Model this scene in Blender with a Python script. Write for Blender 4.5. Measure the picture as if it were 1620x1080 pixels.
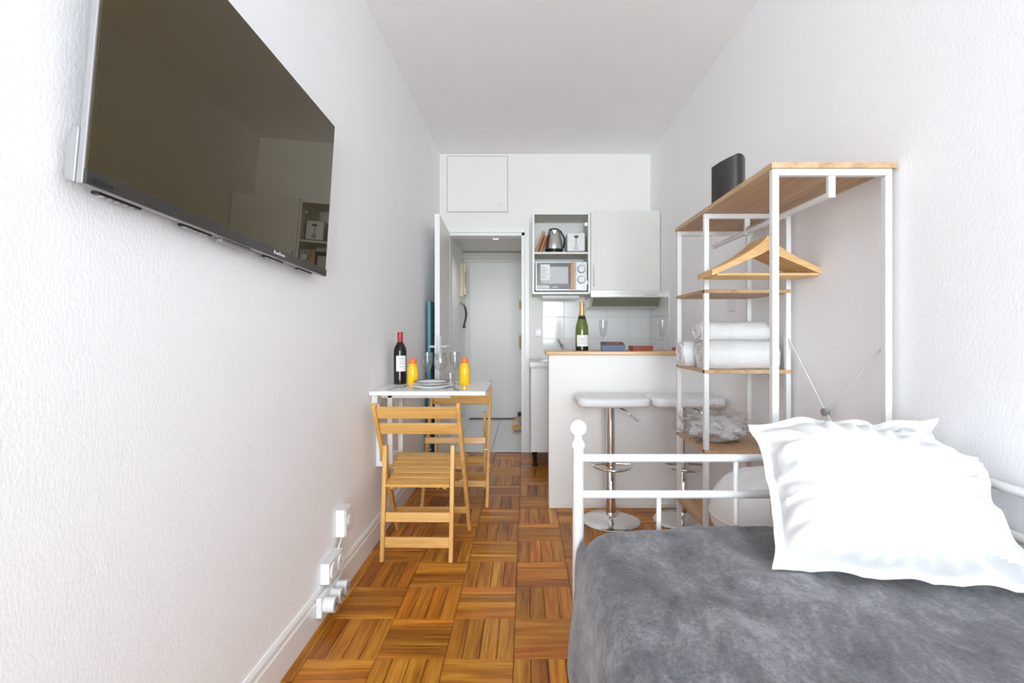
import bpy, bmesh, math, random
from mathutils import Vector, Matrix, noise
random.seed(7)
for o in list(bpy.data.objects): bpy.data.objects.remove(o)
scene = bpy.context.scene
C = scene.collection
PI = math.pi
# ------------------------------------------------------------------ camera
F = 775.0; VX, VY = 832.0, 524.0; H = 1.12
cam = bpy.data.cameras.new('camera'); camo = bpy.data.objects.new('camera', cam); C.objects.link(camo)
camo.location = (0, 0, H); camo.rotation_euler = (PI/2, 0, 0)
cam.sensor_width = 36.0; cam.lens = 36.0*F/1620.0
cam.shift_x = -(VX-810)/1620.0; cam.shift_y = (VY-540)/1620.0
cam.clip_start = 0.02
scene.camera = camo
# ------------------------------------------------------------------ world, lights, exposure
w = bpy.data.worlds.new('world'); scene.world = w; w.use_nodes = True
bg = w.node_tree.nodes['Background']
bg.inputs[0].default_value = (0.80, 0.90, 1.0, 1); bg.inputs[1].default_value = 1.2
def area(name, loc, rot, sx, sy, power, col, spread=180):
    l = bpy.data.lights.new(name, 'AREA'); l.shape = 'RECTANGLE'; l.size = sx; l.size_y = sy; l.energy = power; l.color = col; l.spread = math.radians(spread)
    o = bpy.data.objects.new(name, l); C.objects.link(o); o.location = loc; o.rotation_euler = rot; return o
area('window_daylight', (0.2, -3.72, 1.32), (PI/2, 0, 0), 1.5, 2.3, 200, (0.85, 0.94, 1.0), 132)
vs = scene.view_settings
vs.view_transform = 'Standard'; vs.look = 'None'; vs.gamma = 1.0; vs.use_curve_mapping = False
vs.exposure = -0.17
try:
    scene.cycles.max_bounces = 20; scene.cycles.diffuse_bounces = 16; scene.cycles.transparent_max_bounces = 24
except Exception: pass
# ------------------------------------------------------------------ materials
MATS = {}
def base_mat(name, color, rough=0.5, metal=0.0, **kw):
    m = bpy.data.materials.new(name); m.use_nodes = True
    b = m.node_tree.nodes['Principled BSDF']
    b.inputs['Base Color'].default_value = (*color, 1); b.inputs['Roughness'].default_value = rough; b.inputs['Metallic'].default_value = metal
    for k, v in kw.items():
        if k in b.inputs: b.inputs[k].default_value = v
    MATS[name] = m
    return m, m.node_tree, b
def coords(nt, scale=(1,1,1), rnd=False):
    tc = nt.nodes.new('ShaderNodeTexCoord'); mp = nt.nodes.new('ShaderNodeMapping')
    mp.inputs['Scale'].default_value = scale; nt.links.new(tc.outputs['Object'], mp.inputs['Vector'])
    if rnd:
        oi = nt.nodes.new('ShaderNodeObjectInfo'); mm = nt.nodes.new('ShaderNodeMath'); mm.operation = 'MULTIPLY'; mm.inputs[1].default_value = 37.0
        nt.links.new(oi.outputs['Random'], mm.inputs[0]); nt.links.new(mm.outputs[0], mp.inputs['Location'])
        return mp.outputs['Vector'], oi.outputs['Random']
    return mp.outputs['Vector']
def noise_tex(nt, vec, scale, detail=4, rough=0.55, dist=0.0):
    n = nt.nodes.new('ShaderNodeTexNoise'); n.inputs['Scale'].default_value = scale; n.inputs['Detail'].default_value = detail
    n.inputs['Roughness'].default_value = rough; n.inputs['Distortion'].default_value = dist; nt.links.new(vec, n.inputs['Vector'])
    return n.outputs['Fac']
def ramp(nt, fac, stops):
    r = nt.nodes.new('ShaderNodeValToRGB'); e = r.color_ramp.elements
    while len(e) < len(stops): e.new(0.5)
    for i, (p, c) in enumerate(stops): e[i].position = p; e[i].color = (*c, 1)
    nt.links.new(fac, r.inputs[0]); return r.outputs[0]
def bump(nt, b, h, strength, dist):
    n = nt.nodes.new('ShaderNodeBump'); n.inputs['Strength'].default_value = strength; n.inputs['Distance'].default_value = dist
    nt.links.new(h, n.inputs['Height']); nt.links.new(n.outputs[0], b.inputs['Normal'])
def painted(name, color, rough=0.5, var=0.03, bscale=60, bstr=0.15, bdist=0.002, stretch=(1,1,1), **kw):
    m, nt, b = base_mat(name, color, rough, **kw)
    v = coords(nt, stretch)
    f = noise_tex(nt, v, 3.0)
    c0 = tuple(max(0, x*(1-var)) for x in color); c1 = tuple(min(1, x*(1+var)) for x in color)
    nt.links.new(ramp(nt, f, [(0.3, c0), (0.7, c1)]), b.inputs['Base Color'])
    bump(nt, b, noise_tex(nt, v, bscale, 5, 0.6), bstr, bdist)
    return m
def wood(name, cols, rough=0.4, axis=0, scale=1.0, rnd=False, bstr=0.12, **kw):
    m, nt, b = base_mat(name, cols[1], rough, **kw)
    sc = [26*scale]*3; sc[axis] = 1.6*scale
    r = coords(nt, tuple(sc), rnd)
    v = r[0] if rnd else r
    f = noise_tex(nt, v, 1.0, 6, 0.6, 0.8)
    f2 = noise_tex(nt, v, 5.0, 3, 0.6, 0.2)
    mix = nt.nodes.new('ShaderNodeMath'); mix.operation = 'MULTIPLY_ADD'; mix.inputs[1].default_value = 0.35
    nt.links.new(f2, mix.inputs[0]); nt.links.new(f, mix.inputs[2])
    col = ramp(nt, mix.outputs[0], [(0.42, cols[0]), (0.66, cols[1]), (0.9, cols[2])])
    if rnd:
        hs = nt.nodes.new('ShaderNodeHueSaturation')
        mr = nt.nodes.new('ShaderNodeMapRange'); mr.inputs[3].default_value = 0.70; mr.inputs[4].default_value = 1.25
        nt.links.new(r[1], mr.inputs[0]); nt.links.new(mr.outputs[0], hs.inputs['Value'])
        fr = nt.nodes.new('ShaderNodeMath'); fr.operation = 'MULTIPLY'; fr.inputs[1].default_value = 7.31
        f3 = nt.nodes.new('ShaderNodeMath'); f3.operation = 'FRACT'
        nt.links.new(r[1], fr.inputs[0]); nt.links.new(fr.outputs[0], f3.inputs[0])
        mh = nt.nodes.new('ShaderNodeMapRange'); mh.inputs[3].default_value = 0.492; mh.inputs[4].default_value = 0.508
        nt.links.new(f3.outputs[0], mh.inputs[0]); nt.links.new(mh.outputs[0], hs.inputs['Hue'])
        nt.links.new(col, hs.inputs['Color']); col = hs.outputs[0]
    nt.links.new(col, b.inputs['Base Color'])
    bump(nt, b, mix.outputs[0], bstr, 0.0012)
    return m
def thin_glass(name, tint=(1,1,1), ior=1.5, rough=0.0):
    m = bpy.data.materials.new(name); m.use_nodes = True; nt = m.node_tree; nt.nodes.clear()
    out = nt.nodes.new('ShaderNodeOutputMaterial'); mx = nt.nodes.new('ShaderNodeMixShader'); 
    lw = nt.nodes.new('ShaderNodeLayerWeight'); lw.inputs[0].default_value = 0.5
    pw_ = nt.nodes.new('ShaderNodeMath'); pw_.operation = 'POWER'; pw_.inputs[1].default_value = 2.6; nt.links.new(lw.outputs['Facing'], pw_.inputs[0])
    f0 = ((ior-1)/(ior+1))**2
    fr = nt.nodes.new('ShaderNodeMath'); fr.operation = 'MULTIPLY_ADD'; fr.inputs[1].default_value = 0.8; fr.inputs[2].default_value = f0*1.6; nt.links.new(pw_.outputs[0], fr.inputs[0])
    t = nt.nodes.new('ShaderNodeBsdfTransparent'); t.inputs[0].default_value = (*tint, 1)
    g = nt.nodes.new('ShaderNodeBsdfGlossy'); g.inputs['Roughness'].default_value = rough
    nt.links.new(fr.outputs[0], mx.inputs[0]); nt.links.new(t.outputs[0], mx.inputs[1]); nt.links.new(g.outputs[0], mx.inputs[2]); nt.links.new(mx.outputs[0], out.inputs[0])
    MATS[name] = m; return m
def emit(name, color, strength):
    m, nt, b = base_mat(name, color, 0.5); b.inputs['Emission Color'].default_value = (*color, 1); b.inputs['Emission Strength'].default_value = strength; return m

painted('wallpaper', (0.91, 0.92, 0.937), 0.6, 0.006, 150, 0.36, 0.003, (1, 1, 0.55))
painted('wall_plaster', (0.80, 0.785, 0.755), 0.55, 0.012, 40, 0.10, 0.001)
painted('ceiling_paint', (0.92, 0.92, 0.92), 0.7, 0.01, 30, 0.08, 0.001)
painted('hall_paint', (0.74, 0.735, 0.71), 0.55, 0.02, 30, 0.10, 0.001)
painted('gloss_paint', (0.83, 0.83, 0.83), 0.32, 0.01, 15, 0.06, 0.001)
painted('door_paint', (0.80, 0.80, 0.79), 0.38, 0.01, 12, 0.06, 0.001)
painted('partition_paint', (0.80, 0.79, 0.775), 0.5, 0.01, 30, 0.1, 0.001)
painted('tile_glaze', (0.76, 0.765, 0.765), 0.12, 0.02, 8, 0.10, 0.001)
painted('grout', (0.70, 0.70, 0.69), 0.85, 0.05, 200, 0.2, 0.001)
painted('hall_tile', (0.72, 0.74, 0.77), 0.18, 0.03, 10, 0.06, 0.001)
painted('hall_grout', (0.30, 0.30, 0.31), 0.85, 0.05, 200, 0.2, 0.001)
painted('floor_joint', (0.045, 0.018, 0.007), 0.7, 0.1, 100, 0.1, 0.001)
OAK = [(0.13, 0.034, 0.003), (0.45, 0.152, 0.010), (0.67, 0.31, 0.038)]
wood('parquet_x', OAK, 0.30, 0, 1.0, True, **{'Specular IOR Level': 0.3})
wood('parquet_y', OAK, 0.30, 1, 1.0, True, **{'Specular IOR Level': 0.3})
BAM = [(0.48, 0.235, 0.055), (0.67, 0.375, 0.110), (0.76, 0.46, 0.165)]
wood('bamboo_x', BAM, 0.38, 0, 1.0); wood('bamboo_z', BAM, 0.38, 2, 1.0)
RK = [(0.30, 0.17, 0.085), (0.50, 0.32, 0.18), (0.60, 0.42, 0.26)]
wood('rack_board', RK, 0.5, 1, 0.7)
wood('bar_wood', [(0.48, 0.26, 0.11), (0.62, 0.38, 0.19), (0.72, 0.48, 0.26)], 0.35, 0, 0.8)
wood('hanger_wood', [(0.52, 0.29, 0.11), (0.66, 0.41, 0.18), (0.74, 0.50, 0.25)], 0.35, 0, 1.0)
wood('board_wood', [(0.26, 0.09, 0.025), (0.38, 0.15, 0.045), (0.48, 0.21, 0.07)], 0.45, 2, 1.0)
wood('microwave_wood', [(0.40, 0.18, 0.07), (0.50, 0.25, 0.11), (0.58, 0.31, 0.15)], 0.4, 2, 1.0)
painted('white_metal', (0.74, 0.74, 0.745), 0.35, 0.01, 80, 0.03, 0.0005)
painted('white_plastic', (0.72, 0.72, 0.72), 0.35, 0.01, 60, 0.03, 0.0005)
painted('laminate_white', (0.76, 0.76, 0.75), 0.35, 0.01, 60, 0.03, 0.0005)
painted('cabinet_front', (0.72, 0.71, 0.67), 0.42, 0.01, 40, 0.03, 0.0005)
painted('cabinet_inside', (0.70, 0.69, 0.63), 0.5, 0.02, 40, 0.03, 0.0005)
painted('vinyl_white', (0.74, 0.74, 0.755), 0.38, 0.01, 120, 0.08, 0.0005)
painted('cream_plastic', (0.72, 0.66, 0.50), 0.45, 0.03, 60, 0.03, 0.0005)
painted('black_plastic', (0.012, 0.012, 0.012), 0.35, 0.2, 80, 0.05, 0.0005)
painted('black_satin', (0.022, 0.019, 0.016), 0.28, 0.2, 30, 0.03, 0.0005)
painted('grey_plastic', (0.42, 0.42, 0.44), 0.35, 0.04, 60, 0.03, 0.0005)
painted('silver_plastic', (0.34, 0.34, 0.35), 0.3, 0.02, 60, 0.02, 0.0005, Metallic=0.4)
base_mat('tv_glass', (0.026, 0.018, 0.006), 0.015, 0.0, IOR=1.8, **{'Specular Tint': (1.0, 0.82, 0.52, 1)})
painted('tv_bezel', (0.035, 0.033, 0.03), 0.12, 0.1, 80, 0.02, 0.0003)
painted('chrome', (0.78, 0.78, 0.79), 0.07, 0.01, 30, 0.01, 0.0002, Metallic=1.0)
painted('steel', (0.60, 0.585, 0.56), 0.25, 0.03, 60, 0.03, 0.0003, (1,1,6), Metallic=1.0)
painted('brass', (0.20, 0.14, 0.06), 0.4, 0.05, 60, 0.03, 0.0003, Metallic=1.0)
painted('hood_filter', (0.30, 0.30, 0.22), 0.35, 0.06, 300, 0.3, 0.001, Metallic=0.6)
painted('hood_metal', (0.62, 0.61, 0.58), 0.3, 0.03, 60, 0.03, 0.0003, Metallic=0.5)
thin_glass('clear_glass', (0.95, 0.96, 0.96)); thin_glass('pane_glass', (0.98, 0.99, 0.99), 1.3)
thin_glass('bag_film', (0.98, 0.98, 0.985), 1.3, 0.3)
painted('wine_glass_dark', (0.010, 0.006, 0.006), 0.06, 0.2, 20, 0.01, 0.0002)
painted('wine_capsule', (0.42, 0.015, 0.025), 0.3, 0.1, 60, 0.03, 0.0003)
painted('paper_label', (0.80, 0.80, 0.78), 0.6, 0.03, 90, 0.05, 0.0003)
painted('print_grey', (0.30, 0.30, 0.30), 0.6, 0.1, 90, 0.05, 0.0003)
painted('champagne_glass', (0.105, 0.150, 0.016), 0.05, 0.25, 12, 0.01, 0.0002, **{'Coat Weight': 0.5})
painted('champagne_dark', (0.014, 0.014, 0.006), 0.06, 0.25, 12, 0.01, 0.0002)
painted('gold_foil', (0.74, 0.48, 0.20), 0.32, 0.08, 150, 0.2, 0.0008, Metallic=0.75)
painted('juice', (0.93, 0.53, 0.008), 0.22, 0.04, 20, 0.02, 0.0003, **{'Subsurface Weight': 0.15})
painted('juice_cap', (0.85, 0.17, 0.03), 0.35, 0.04, 90, 0.1, 0.0006)
painted('porcelain', (0.80, 0.80, 0.80), 0.12, 0.01, 10, 0.01, 0.0003)
painted('rim_blue', (0.05, 0.055, 0.075), 0.2, 0.1, 40, 0.03, 0.0003)
painted('box_blue', (0.115, 0.135, 0.24), 0.5, 0.08, 60, 0.05, 0.0005)
painted('box_dark', (0.03, 0.035, 0.06), 0.45, 0.08, 60, 0.05, 0.0005)
painted('print_red', (0.50, 0.10, 0.05), 0.5, 0.15, 60, 0.05, 0.0005)
painted('red_brown', (0.30, 0.065, 0.025), 0.45, 0.15, 60, 0.05, 0.0005)
painted('teal', (0.12, 0.28, 0.34), 0.6, 0.08, 60, 0.05, 0.0005)
painted('cord_dark', (0.06, 0.05, 0.04), 0.6, 0.1, 60, 0.05, 0.0005)
emit('lamp_glow', (1.0, 0.93, 0.82), 6.0)
# fabrics
def fabric(name, color, var, scale, bstr, bdist, weave=900):
    m, nt, b = base_mat(name, color, 0.85)
    v = coords(nt)
    f = noise_tex(nt, v, scale, 5, 0.6, 0.4)
    c0 = tuple(x*(1-var) for x in color); c1 = tuple(min(1, x*(1+var)) for x in color)
    nt.links.new(ramp(nt, f, [(0.35, c0), (0.65, c1)]), b.inputs['Base Color'])
    bump(nt, b, noise_tex(nt, v, weave, 3, 0.6), bstr, bdist)
    b.inputs['Sheen Weight'].default_value = 0.2
    return m
fabric('cotton', (0.63, 0.63, 0.645), 0.015, 3, 0.12, 0.001)
fabric('terry', (0.72, 0.72, 0.72), 0.03, 60, 0.6, 0.004, 420)
fabric('duvet_cloth', (0.72, 0.72, 0.73), 0.03, 8, 0.12, 0.001)
m, nt, b = base_mat('plush', (0.14, 0.14, 0.155), 0.75)          # short pile: brushed both ways
v1 = coords(nt, (1.0, 0.62, 1.0)); f1 = noise_tex(nt, v1, 7, 10, 0.80, 0.35)
v2 = coords(nt, (1, 1, 1)); f2 = noise_tex(nt, v2, 120, 4, 0.7, 0.3)
ad = nt.nodes.new('ShaderNodeMath'); ad.operation = 'MULTIPLY_ADD'; ad.inputs[1].default_value = 0.30
nt.links.new(f2, ad.inputs[0]); nt.links.new(f1, ad.inputs[2])
nt.links.new(ramp(nt, ad.outputs[0], [(0.50, (0.045, 0.045, 0.055)), (0.645, (0.118, 0.118, 0.132)), (0.78, (0.25, 0.25, 0.272))]), b.inputs['Base Color'])
bump(nt, b, ad.outputs[0], 0.5, 0.006)
b.inputs['Sheen Weight'].default_value = 0.35; b.inputs['Sheen Roughness'].default_value = 0.4
# ------------------------------------------------------------------ mesh helpers
def new(): return bmesh.new()
def box(bm, x0, x1, y0, y1, z0, z1):
    vs_ = [bm.verts.new(p) for p in ((x0,y0,z0),(x1,y0,z0),(x1,y1,z0),(x0,y1,z0),(x0,y0,z1),(x1,y0,z1),(x1,y1,z1),(x0,y1,z1))]
    for f in ((0,3,2,1),(4,5,6,7),(0,1,5,4),(1,2,6,5),(2,3,7,6),(3,0,4,7)): bm.faces.new([vs_[i] for i in f])
    return bm
def bx(*a): return box(new(), *a)
def beam(bm, p0, p1, w_, d_, side=(1,0,0)):
    p0, p1 = Vector(p0), Vector(p1); ax = (p1-p0).normalized(); s = Vector(side); s = (s-ax*s.dot(ax)).normalized(); t = ax.cross(s)
    v = [bm.verts.new(p+s*a*w_/2+t*b_*d_/2) for p in (p0, p1) for a, b_ in ((-1,-1),(1,-1),(1,1),(-1,1))]
    for f in ((3,2,1,0),(4,5,6,7),(0,1,5,4),(1,2,6,5),(2,3,7,6),(3,0,4,7)): bm.faces.new([v[i] for i in f])
    return bm
def lathe(bm, prof, seg=28, c=(0,0,0), cap=True):
    c = Vector(c); rings = []
    for r, z in prof:
        if r < 1e-6: rings.append([bm.verts.new(c+Vector((0,0,z)))])
        else: rings.append([bm.verts.new(c+Vector((r*math.cos(2*PI*i/seg), r*math.sin(2*PI*i/seg), z))) for i in range(seg)])
    for a, b_ in zip(rings, rings[1:]):
        for i in range(seg):
            j = (i+1) % seg
            if len(a) == 1 and len(b_) == 1: continue
            if len(a) == 1: bm.faces.new([a[0], b_[j], b_[i]])
            elif len(b_) == 1: bm.faces.new([a[i], a[j], b_[0]])
            else: bm.faces.new([a[i], a[j], b_[j], b_[i]])
    if cap:
        if len(rings[0]) > 1: bm.faces.new(rings[0][::-1])
        if len(rings[-1]) > 1: bm.faces.new(rings[-1])
    return bm
def tube(bm, pts, r, seg=10, cap=True):
    pts = [Vector(p) for p in pts]; rings = []; prev = None
    for i, p in enumerate(pts):
        d = (pts[min(i+1, len(pts)-1)]-pts[max(i-1, 0)]).normalized()
        if prev is None:
            a = Vector((0,0,1)) if abs(d.z) < 0.9 else Vector((1,0,0)); u = d.cross(a).normalized()
        else: u = (prev-d*prev.dot(d)).normalized()
        prev = u; v = d.cross(u); rr = r[i] if isinstance(r, (list, tuple)) else r
        rings.append([bm.verts.new(p+(u*math.cos(2*PI*k/seg)+v*math.sin(2*PI*k/seg))*rr) for k in range(seg)])
    for a, b_ in zip(rings, rings[1:]):
        for i in range(seg): bm.faces.new([a[i], a[(i+1)%seg], b_[(i+1)%seg], b_[i]])
    if cap: bm.faces.new(rings[0][::-1]); bm.faces.new(rings[-1])
    return bm
def disc_y(bm, c, r, y0, y1, seg=24, rx=1.0, rz=1.0):   # short cylinder with axis along y
    c = Vector(c); a = [bm.verts.new((c.x+r*rx*math.cos(2*PI*i/seg), y0, c.z+r*rz*math.sin(2*PI*i/seg))) for i in range(seg)]
    b_ = [bm.verts.new((v.co.x, y1, v.co.z)) for v in a]
    bm.faces.new(a); bm.faces.new(b_[::-1])
    for i in range(seg): bm.faces.new([a[(i+1)%seg], a[i], b_[i], b_[(i+1)%seg]])
    return bm
def prism(bm, poly, y0, y1):                             # polygon in xz extruded along y
    a = [bm.verts.new((x, y0, z)) for x, z in poly]; b_ = [bm.verts.new((x, y1, z)) for x, z in poly]; n = len(poly)
    bm.faces.new(a); bm.faces.new(b_[::-1])
    for i in range(n): bm.faces.new([a[(i+1)%n], a[i], b_[i], b_[(i+1)%n]])
    return bm
def mk(name, bm, mat, parent=None, smooth=False, bevel=0.0, loc=None, seg=2, sub=0):
    bmesh.ops.recalc_face_normals(bm, faces=bm.faces[:])
    me = bpy.data.meshes.new(name); bm.to_mesh(me); bm.free()
    me.materials.append(MATS[mat])
    if smooth or bevel:
        for p in me.polygons: p.use_smooth = True
        me.set_sharp_from_angle(angle=math.radians(40))
    o = bpy.data.objects.new(name, me); C.objects.link(o); o.parent = parent
    if loc is not None: o.location = loc
    if bevel:
        md = o.modifiers.new('bevel', 'BEVEL'); md.width = bevel; md.segments = seg; md.limit_method = 'ANGLE'; md.harden_normals = True
    if sub:
        md = o.modifiers.new('sub', 'SUBSURF'); md.levels = sub; md.render_levels = sub
    return o
def tag(o, label=None, cat=None, group=None, kind=None):
    if label: o['label'] = label
    if cat: o['category'] = cat
    if group: o['group'] = group
    if kind: o['kind'] = kind
    return o
def thing(name, loc, label, cat, rz=0, group=None):
    o = bpy.data.objects.new(name, None); C.objects.link(o); o.location = loc; o.rotation_euler = (0,0,rz); o.empty_display_size = 0.05
    return tag(o, label, cat, group)
def struct(name, bm, mat, label=None, **k):
    o = mk(name, bm, mat, **k); return tag(o, label, kind='structure')
def copy_tree(o, parent=None):
    c = o.copy(); C.objects.link(c); c.parent = parent
    for ch in list(o.children): copy_tree(ch, c)
    return c
def at(px, py, D): return Vector(((px-VX)*D/F, D, H-(py-VY)*D/F))
# ------------------------------------------------------------------ the room shell
XL, XR, YB, YF, ZC = -0.80, 1.155, 4.545, -3.60, 2.765
T = 0.12
struct('wall_left', bx(XL-T, XL, YF-T, 6.45, 0, ZC+0.1), 'wallpaper', 'white textured wallpaper wall with the television')
struct('wall_right', bx(XR, XR+T, YF-T, YB+T, 0, ZC+0.1), 'wallpaper', 'white textured wallpaper wall beside the bed')
struct('ceiling', bx(XL-T, XR+T, YF-T, YB+T, ZC, ZC+0.1), 'ceiling_paint', 'plain white ceiling')
DX0, DX1, DZ = -0.733, -0.012, 2.035
bm = new()
box(bm, XL, DX0, YB, YB+T, 0, ZC); box(bm, DX0, DX1, YB, YB+T, DZ, ZC); box(bm, DX1, XR, YB, YB+T, 0, ZC)
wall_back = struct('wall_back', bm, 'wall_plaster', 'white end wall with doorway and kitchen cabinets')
bm = new()   # window wall behind the viewer
WX0, WX1, WZ0, WZ1 = -0.55, 0.95, 0.18, 2.46
box(bm, XL, WX0, YF-T, YF, 0, ZC); box(bm, WX1, XR, YF-T, YF, 0, ZC); box(bm, WX0, WX1, YF-T, YF, 0, WZ0); box(bm, WX0, WX1, YF-T, YF, WZ1, ZC)
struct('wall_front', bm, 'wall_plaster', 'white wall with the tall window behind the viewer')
bm = new()
for x in (WX0, 0.18, WX1-0.05): box(bm, x, x+0.05, YF-0.07, YF-0.02, WZ0, WZ1)
for z in (WZ0, WZ1-0.05): box(bm, WX0, WX1, YF-0.07, YF-0.02, z, z+0.05)
win = struct('window_1', bm, 'gloss_paint', 'tall white window behind the viewer')
for x0, x1 in ((WX0+0.05, 0.18), (0.23, WX1-0.05)): mk('pane', bx(x0, x1, YF-0.047, YF-0.043, WZ0+0.05, WZ1-0.05), 'pane_glass', win)
# baseboards
def skirting(name, p0, p1, nrm, h=0.13, t=0.014, label=None):
    bm = new(); n = Vector(nrm); p0, p1 = Vector(p0), Vector(p1)
    prof = [(0,0),(t,0),(t,h-0.035),(t*0.75,h-0.028),(t*0.75,h-0.012),(t*0.35,h),(0,h)]
    a = [bm.verts.new(p0+n*d+Vector((0,0,z))) for d, z in prof]; b_ = [bm.verts.new(p1+n*d+Vector((0,0,z))) for d, z in prof]
    bm.faces.new(a); bm.faces.new(b_[::-1])
    for i in range(len(prof)):
        j = (i+1) % len(prof); bm.faces.new([a[j], a[i], b_[i], b_[j]])
    struct(name, bm, 'gloss_paint', label)
skirting('baseboard_left', (XL, YF, 0), (XL, YB, 0), (1,0,0), label='white moulded baseboard along the television wall')
skirting('baseboard_right', (XR, YF, 0), (XR, 3.1, 0), (-1,0,0), label='white moulded baseboard behind the bed')
skirting('baseboard_back', (-0.012+0.05, YB, 0), (0.5, YB, 0), (0,-1,0), 0.10, label='white baseboard at the foot of the end wall')
# floor: parquet of small planks in squares
floor = struct('floor', bx(XL, XR, YF, YB+0.01, -0.06, -0.004), 'floor_joint', 'honey brown oak parquet floor in basket weave squares')
TS = 0.236; GX = -0.042; GY = 1.913; NP = 4
def plank_mesh(lx, ly, mat):
    bm = bx(-lx/2, lx/2, -ly/2, ly/2, -0.006, 0.0)
    top = [e for e in bm.edges if all(v.co.z > -0.001 for v in e.verts)]
    bmesh.ops.bevel(bm, geom=top, offset=0.0010, segments=1, affect='EDGES')
    me = bpy.data.meshes.new('plank'); bm.to_mesh(me); bm.free(); me.materials.append(MATS[mat]); return me
pw = TS/NP; gap = 0.0018
PM = {0: plank_mesh(TS-gap, pw-gap, 'parquet_x'), 1: plank_mesh(pw-gap, TS-gap, 'parquet_y')}
pnoise = random.Random(3); rest = {0: new(), 1: new()}
def in_view(x, y):
    if y < 1.44 or y > YB: return False
    if x < 0.20: return not (x > 0.10 and y > 3.2)
    return 2.35 < y < 3.13
npl = 0
for i in range(-3, 6):
    for j in range(-24, 13):
        x0 = GX+i*TS; y0 = GY+j*TS; o = (i+j+1) % 2      # which way the square runs
        if x0+TS > XR+0.02 and x0 > XR-0.02: continue
        for k in range(NP):
            cx, cy = (x0+TS/2, y0+(k+0.5)*pw) if o == 0 else (x0+(k+0.5)*pw, y0+TS/2)
            hx, hy = ((TS, pw) if o == 0 else (pw, TS))
            if cx-hx/2 < XL or cx > XR-0.01 or cy > YB or cy-hy/2 < YF: continue
            dz = pnoise.uniform(-0.0006, 0.0004)
            if in_view(cx, cy):
                p = bpy.data.objects.new('plank', PM[o]); C.objects.link(p); p.parent = floor
                over = max(0, cy+hy/2-YB); ov2 = max(0, cx+hx/2-XR)
                p.location = (cx-ov2/2, cy-over/2, dz); p.scale = (1-ov2/hx, 1-over/hy, 1)
                npl += 1
            else: box(rest[o], cx-hx/2+gap/2, min(XR, cx+hx/2)-gap/2, cy-hy/2+gap/2, min(YB, cy+hy/2)-gap/2, -0.006, dz)
for o in (0, 1): mk('plank_field', rest[o], 'parquet_x' if o == 0 else 'parquet_y', floor)['kind'] = 'stuff'
bord = GX-3*TS-XL                                      # narrow border strip along the left wall
me = plank_mesh(bord-gap, 0.47-gap, 'parquet_y')
y = YF
while y < YB-0.3:
    p = bpy.data.objects.new('border_strip', me); C.objects.link(p); p.parent = floor; p.location = (XL+bord/2, y+0.235, 0); y += 0.47
# entrance hall behind the doorway
YH = 6.29; HXR = 0.55; HZ = 2.135
hall_floor = struct('floor_hall', bx(XL, HXR, YB+0.01, YH, -0.06, -0.003), 'hall_grout', 'pale tiled floor of the entrance hall')
hs = 0.36
for i in range(4):
    for j in range(5):
        x0 = -0.80+0.115+(i-1)*hs; y0 = YB+0.012+j*hs; x1 = min(x0+hs, HXR); y1 = min(y0+hs, YH); xa = max(x0, XL)
        if x1-xa < 0.02 or y1-y0 < 0.02: continue
        mk('floor_tile', bx(xa+0.0025, x1-0.0025, y0+0.0025, y1-0.0025, -0.008, 0.0), 'hall_tile', hall_floor, bevel=0.001, seg=1)
struct('wall_hall_right', bx(HXR, HXR+T, YB+T, YH, 0, HZ+0.1), 'hall_paint', 'white right wall of the entrance hall')
struct('wall_hall_end', bx(XL, HXR, YH, YH+T, 0, HZ+0.1), 'hall_paint', 'white end wall of the entrance hall')
struct('ceiling_hall', bx(XL, HXR, YB+T, YH, HZ, HZ+0.1), 'hall_paint', 'low white ceiling of the entrance hall')
# door frame of the doorway (thin lining)
bm = new()
box(bm, DX0, DX0+0.03, YB-0.012, YB+T+0.01, 0, DZ); box(bm, DX1-0.03, DX1, YB-0.012, YB+T+0.01, 0, DZ); box(bm, DX0, DX1, YB-0.012, YB+T+0.01, DZ-0.03, DZ)
box(bm, DX1+0.0005, DX1+0.045, YB-0.016, YB, 0, DZ+0.045); box(bm, DX0-0.045, DX1-0.0005, YB-0.016, YB, DZ+0.0005, DZ+0.045)
struct('trim_1', bm, 'gloss_paint', 'white frame around the open doorway', bevel=0.003)
# open room door against the left wall
a0 = Vector((-0.725, YB-0.02, 0)); a1 = Vector((-0.688, 3.80, 0)); L = (a1-a0).length
d1 = thing('door_1', a0, 'white room door standing open against the television wall', 'door', math.atan2((a1-a0).y, (a1-a0).x)); d1['kind'] = 'structure'
mk('door_leaf', bx(0, L, -0.02, 0.02, 0.01, 2.03), 'door_paint', d1, bevel=0.002)
hd = mk('door_handle', tube(tube(new(), [(L-0.06, -0.02, 1.0), (L-0.06, -0.065, 1.0), (L-0.075, -0.07, 1.0), (L-0.17, -0.07, 1.0)], 0.010), [(L-0.06, 0.02, 1.0), (L-0.06, 0.065, 1.0), (L-0.075, 0.07, 1.0), (L-0.17, 0.07, 1.0)], 0.010), 'white_plastic', d1, smooth=True)
bm = new(); box(bm, L-0.082, L-0.038, -0.026, -0.02, 0.9, 1.08); box(bm, L-0.082, L-0.038, 0.02, 0.026, 0.9, 1.08); mk('handle_plate', bm, 'white_plastic', hd, bevel=0.002)
mk('latch_plate', bx(L, L+0.0015, -0.011, 0.011, 0.9, 1.1), 'silver_plastic', d1)
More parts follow.
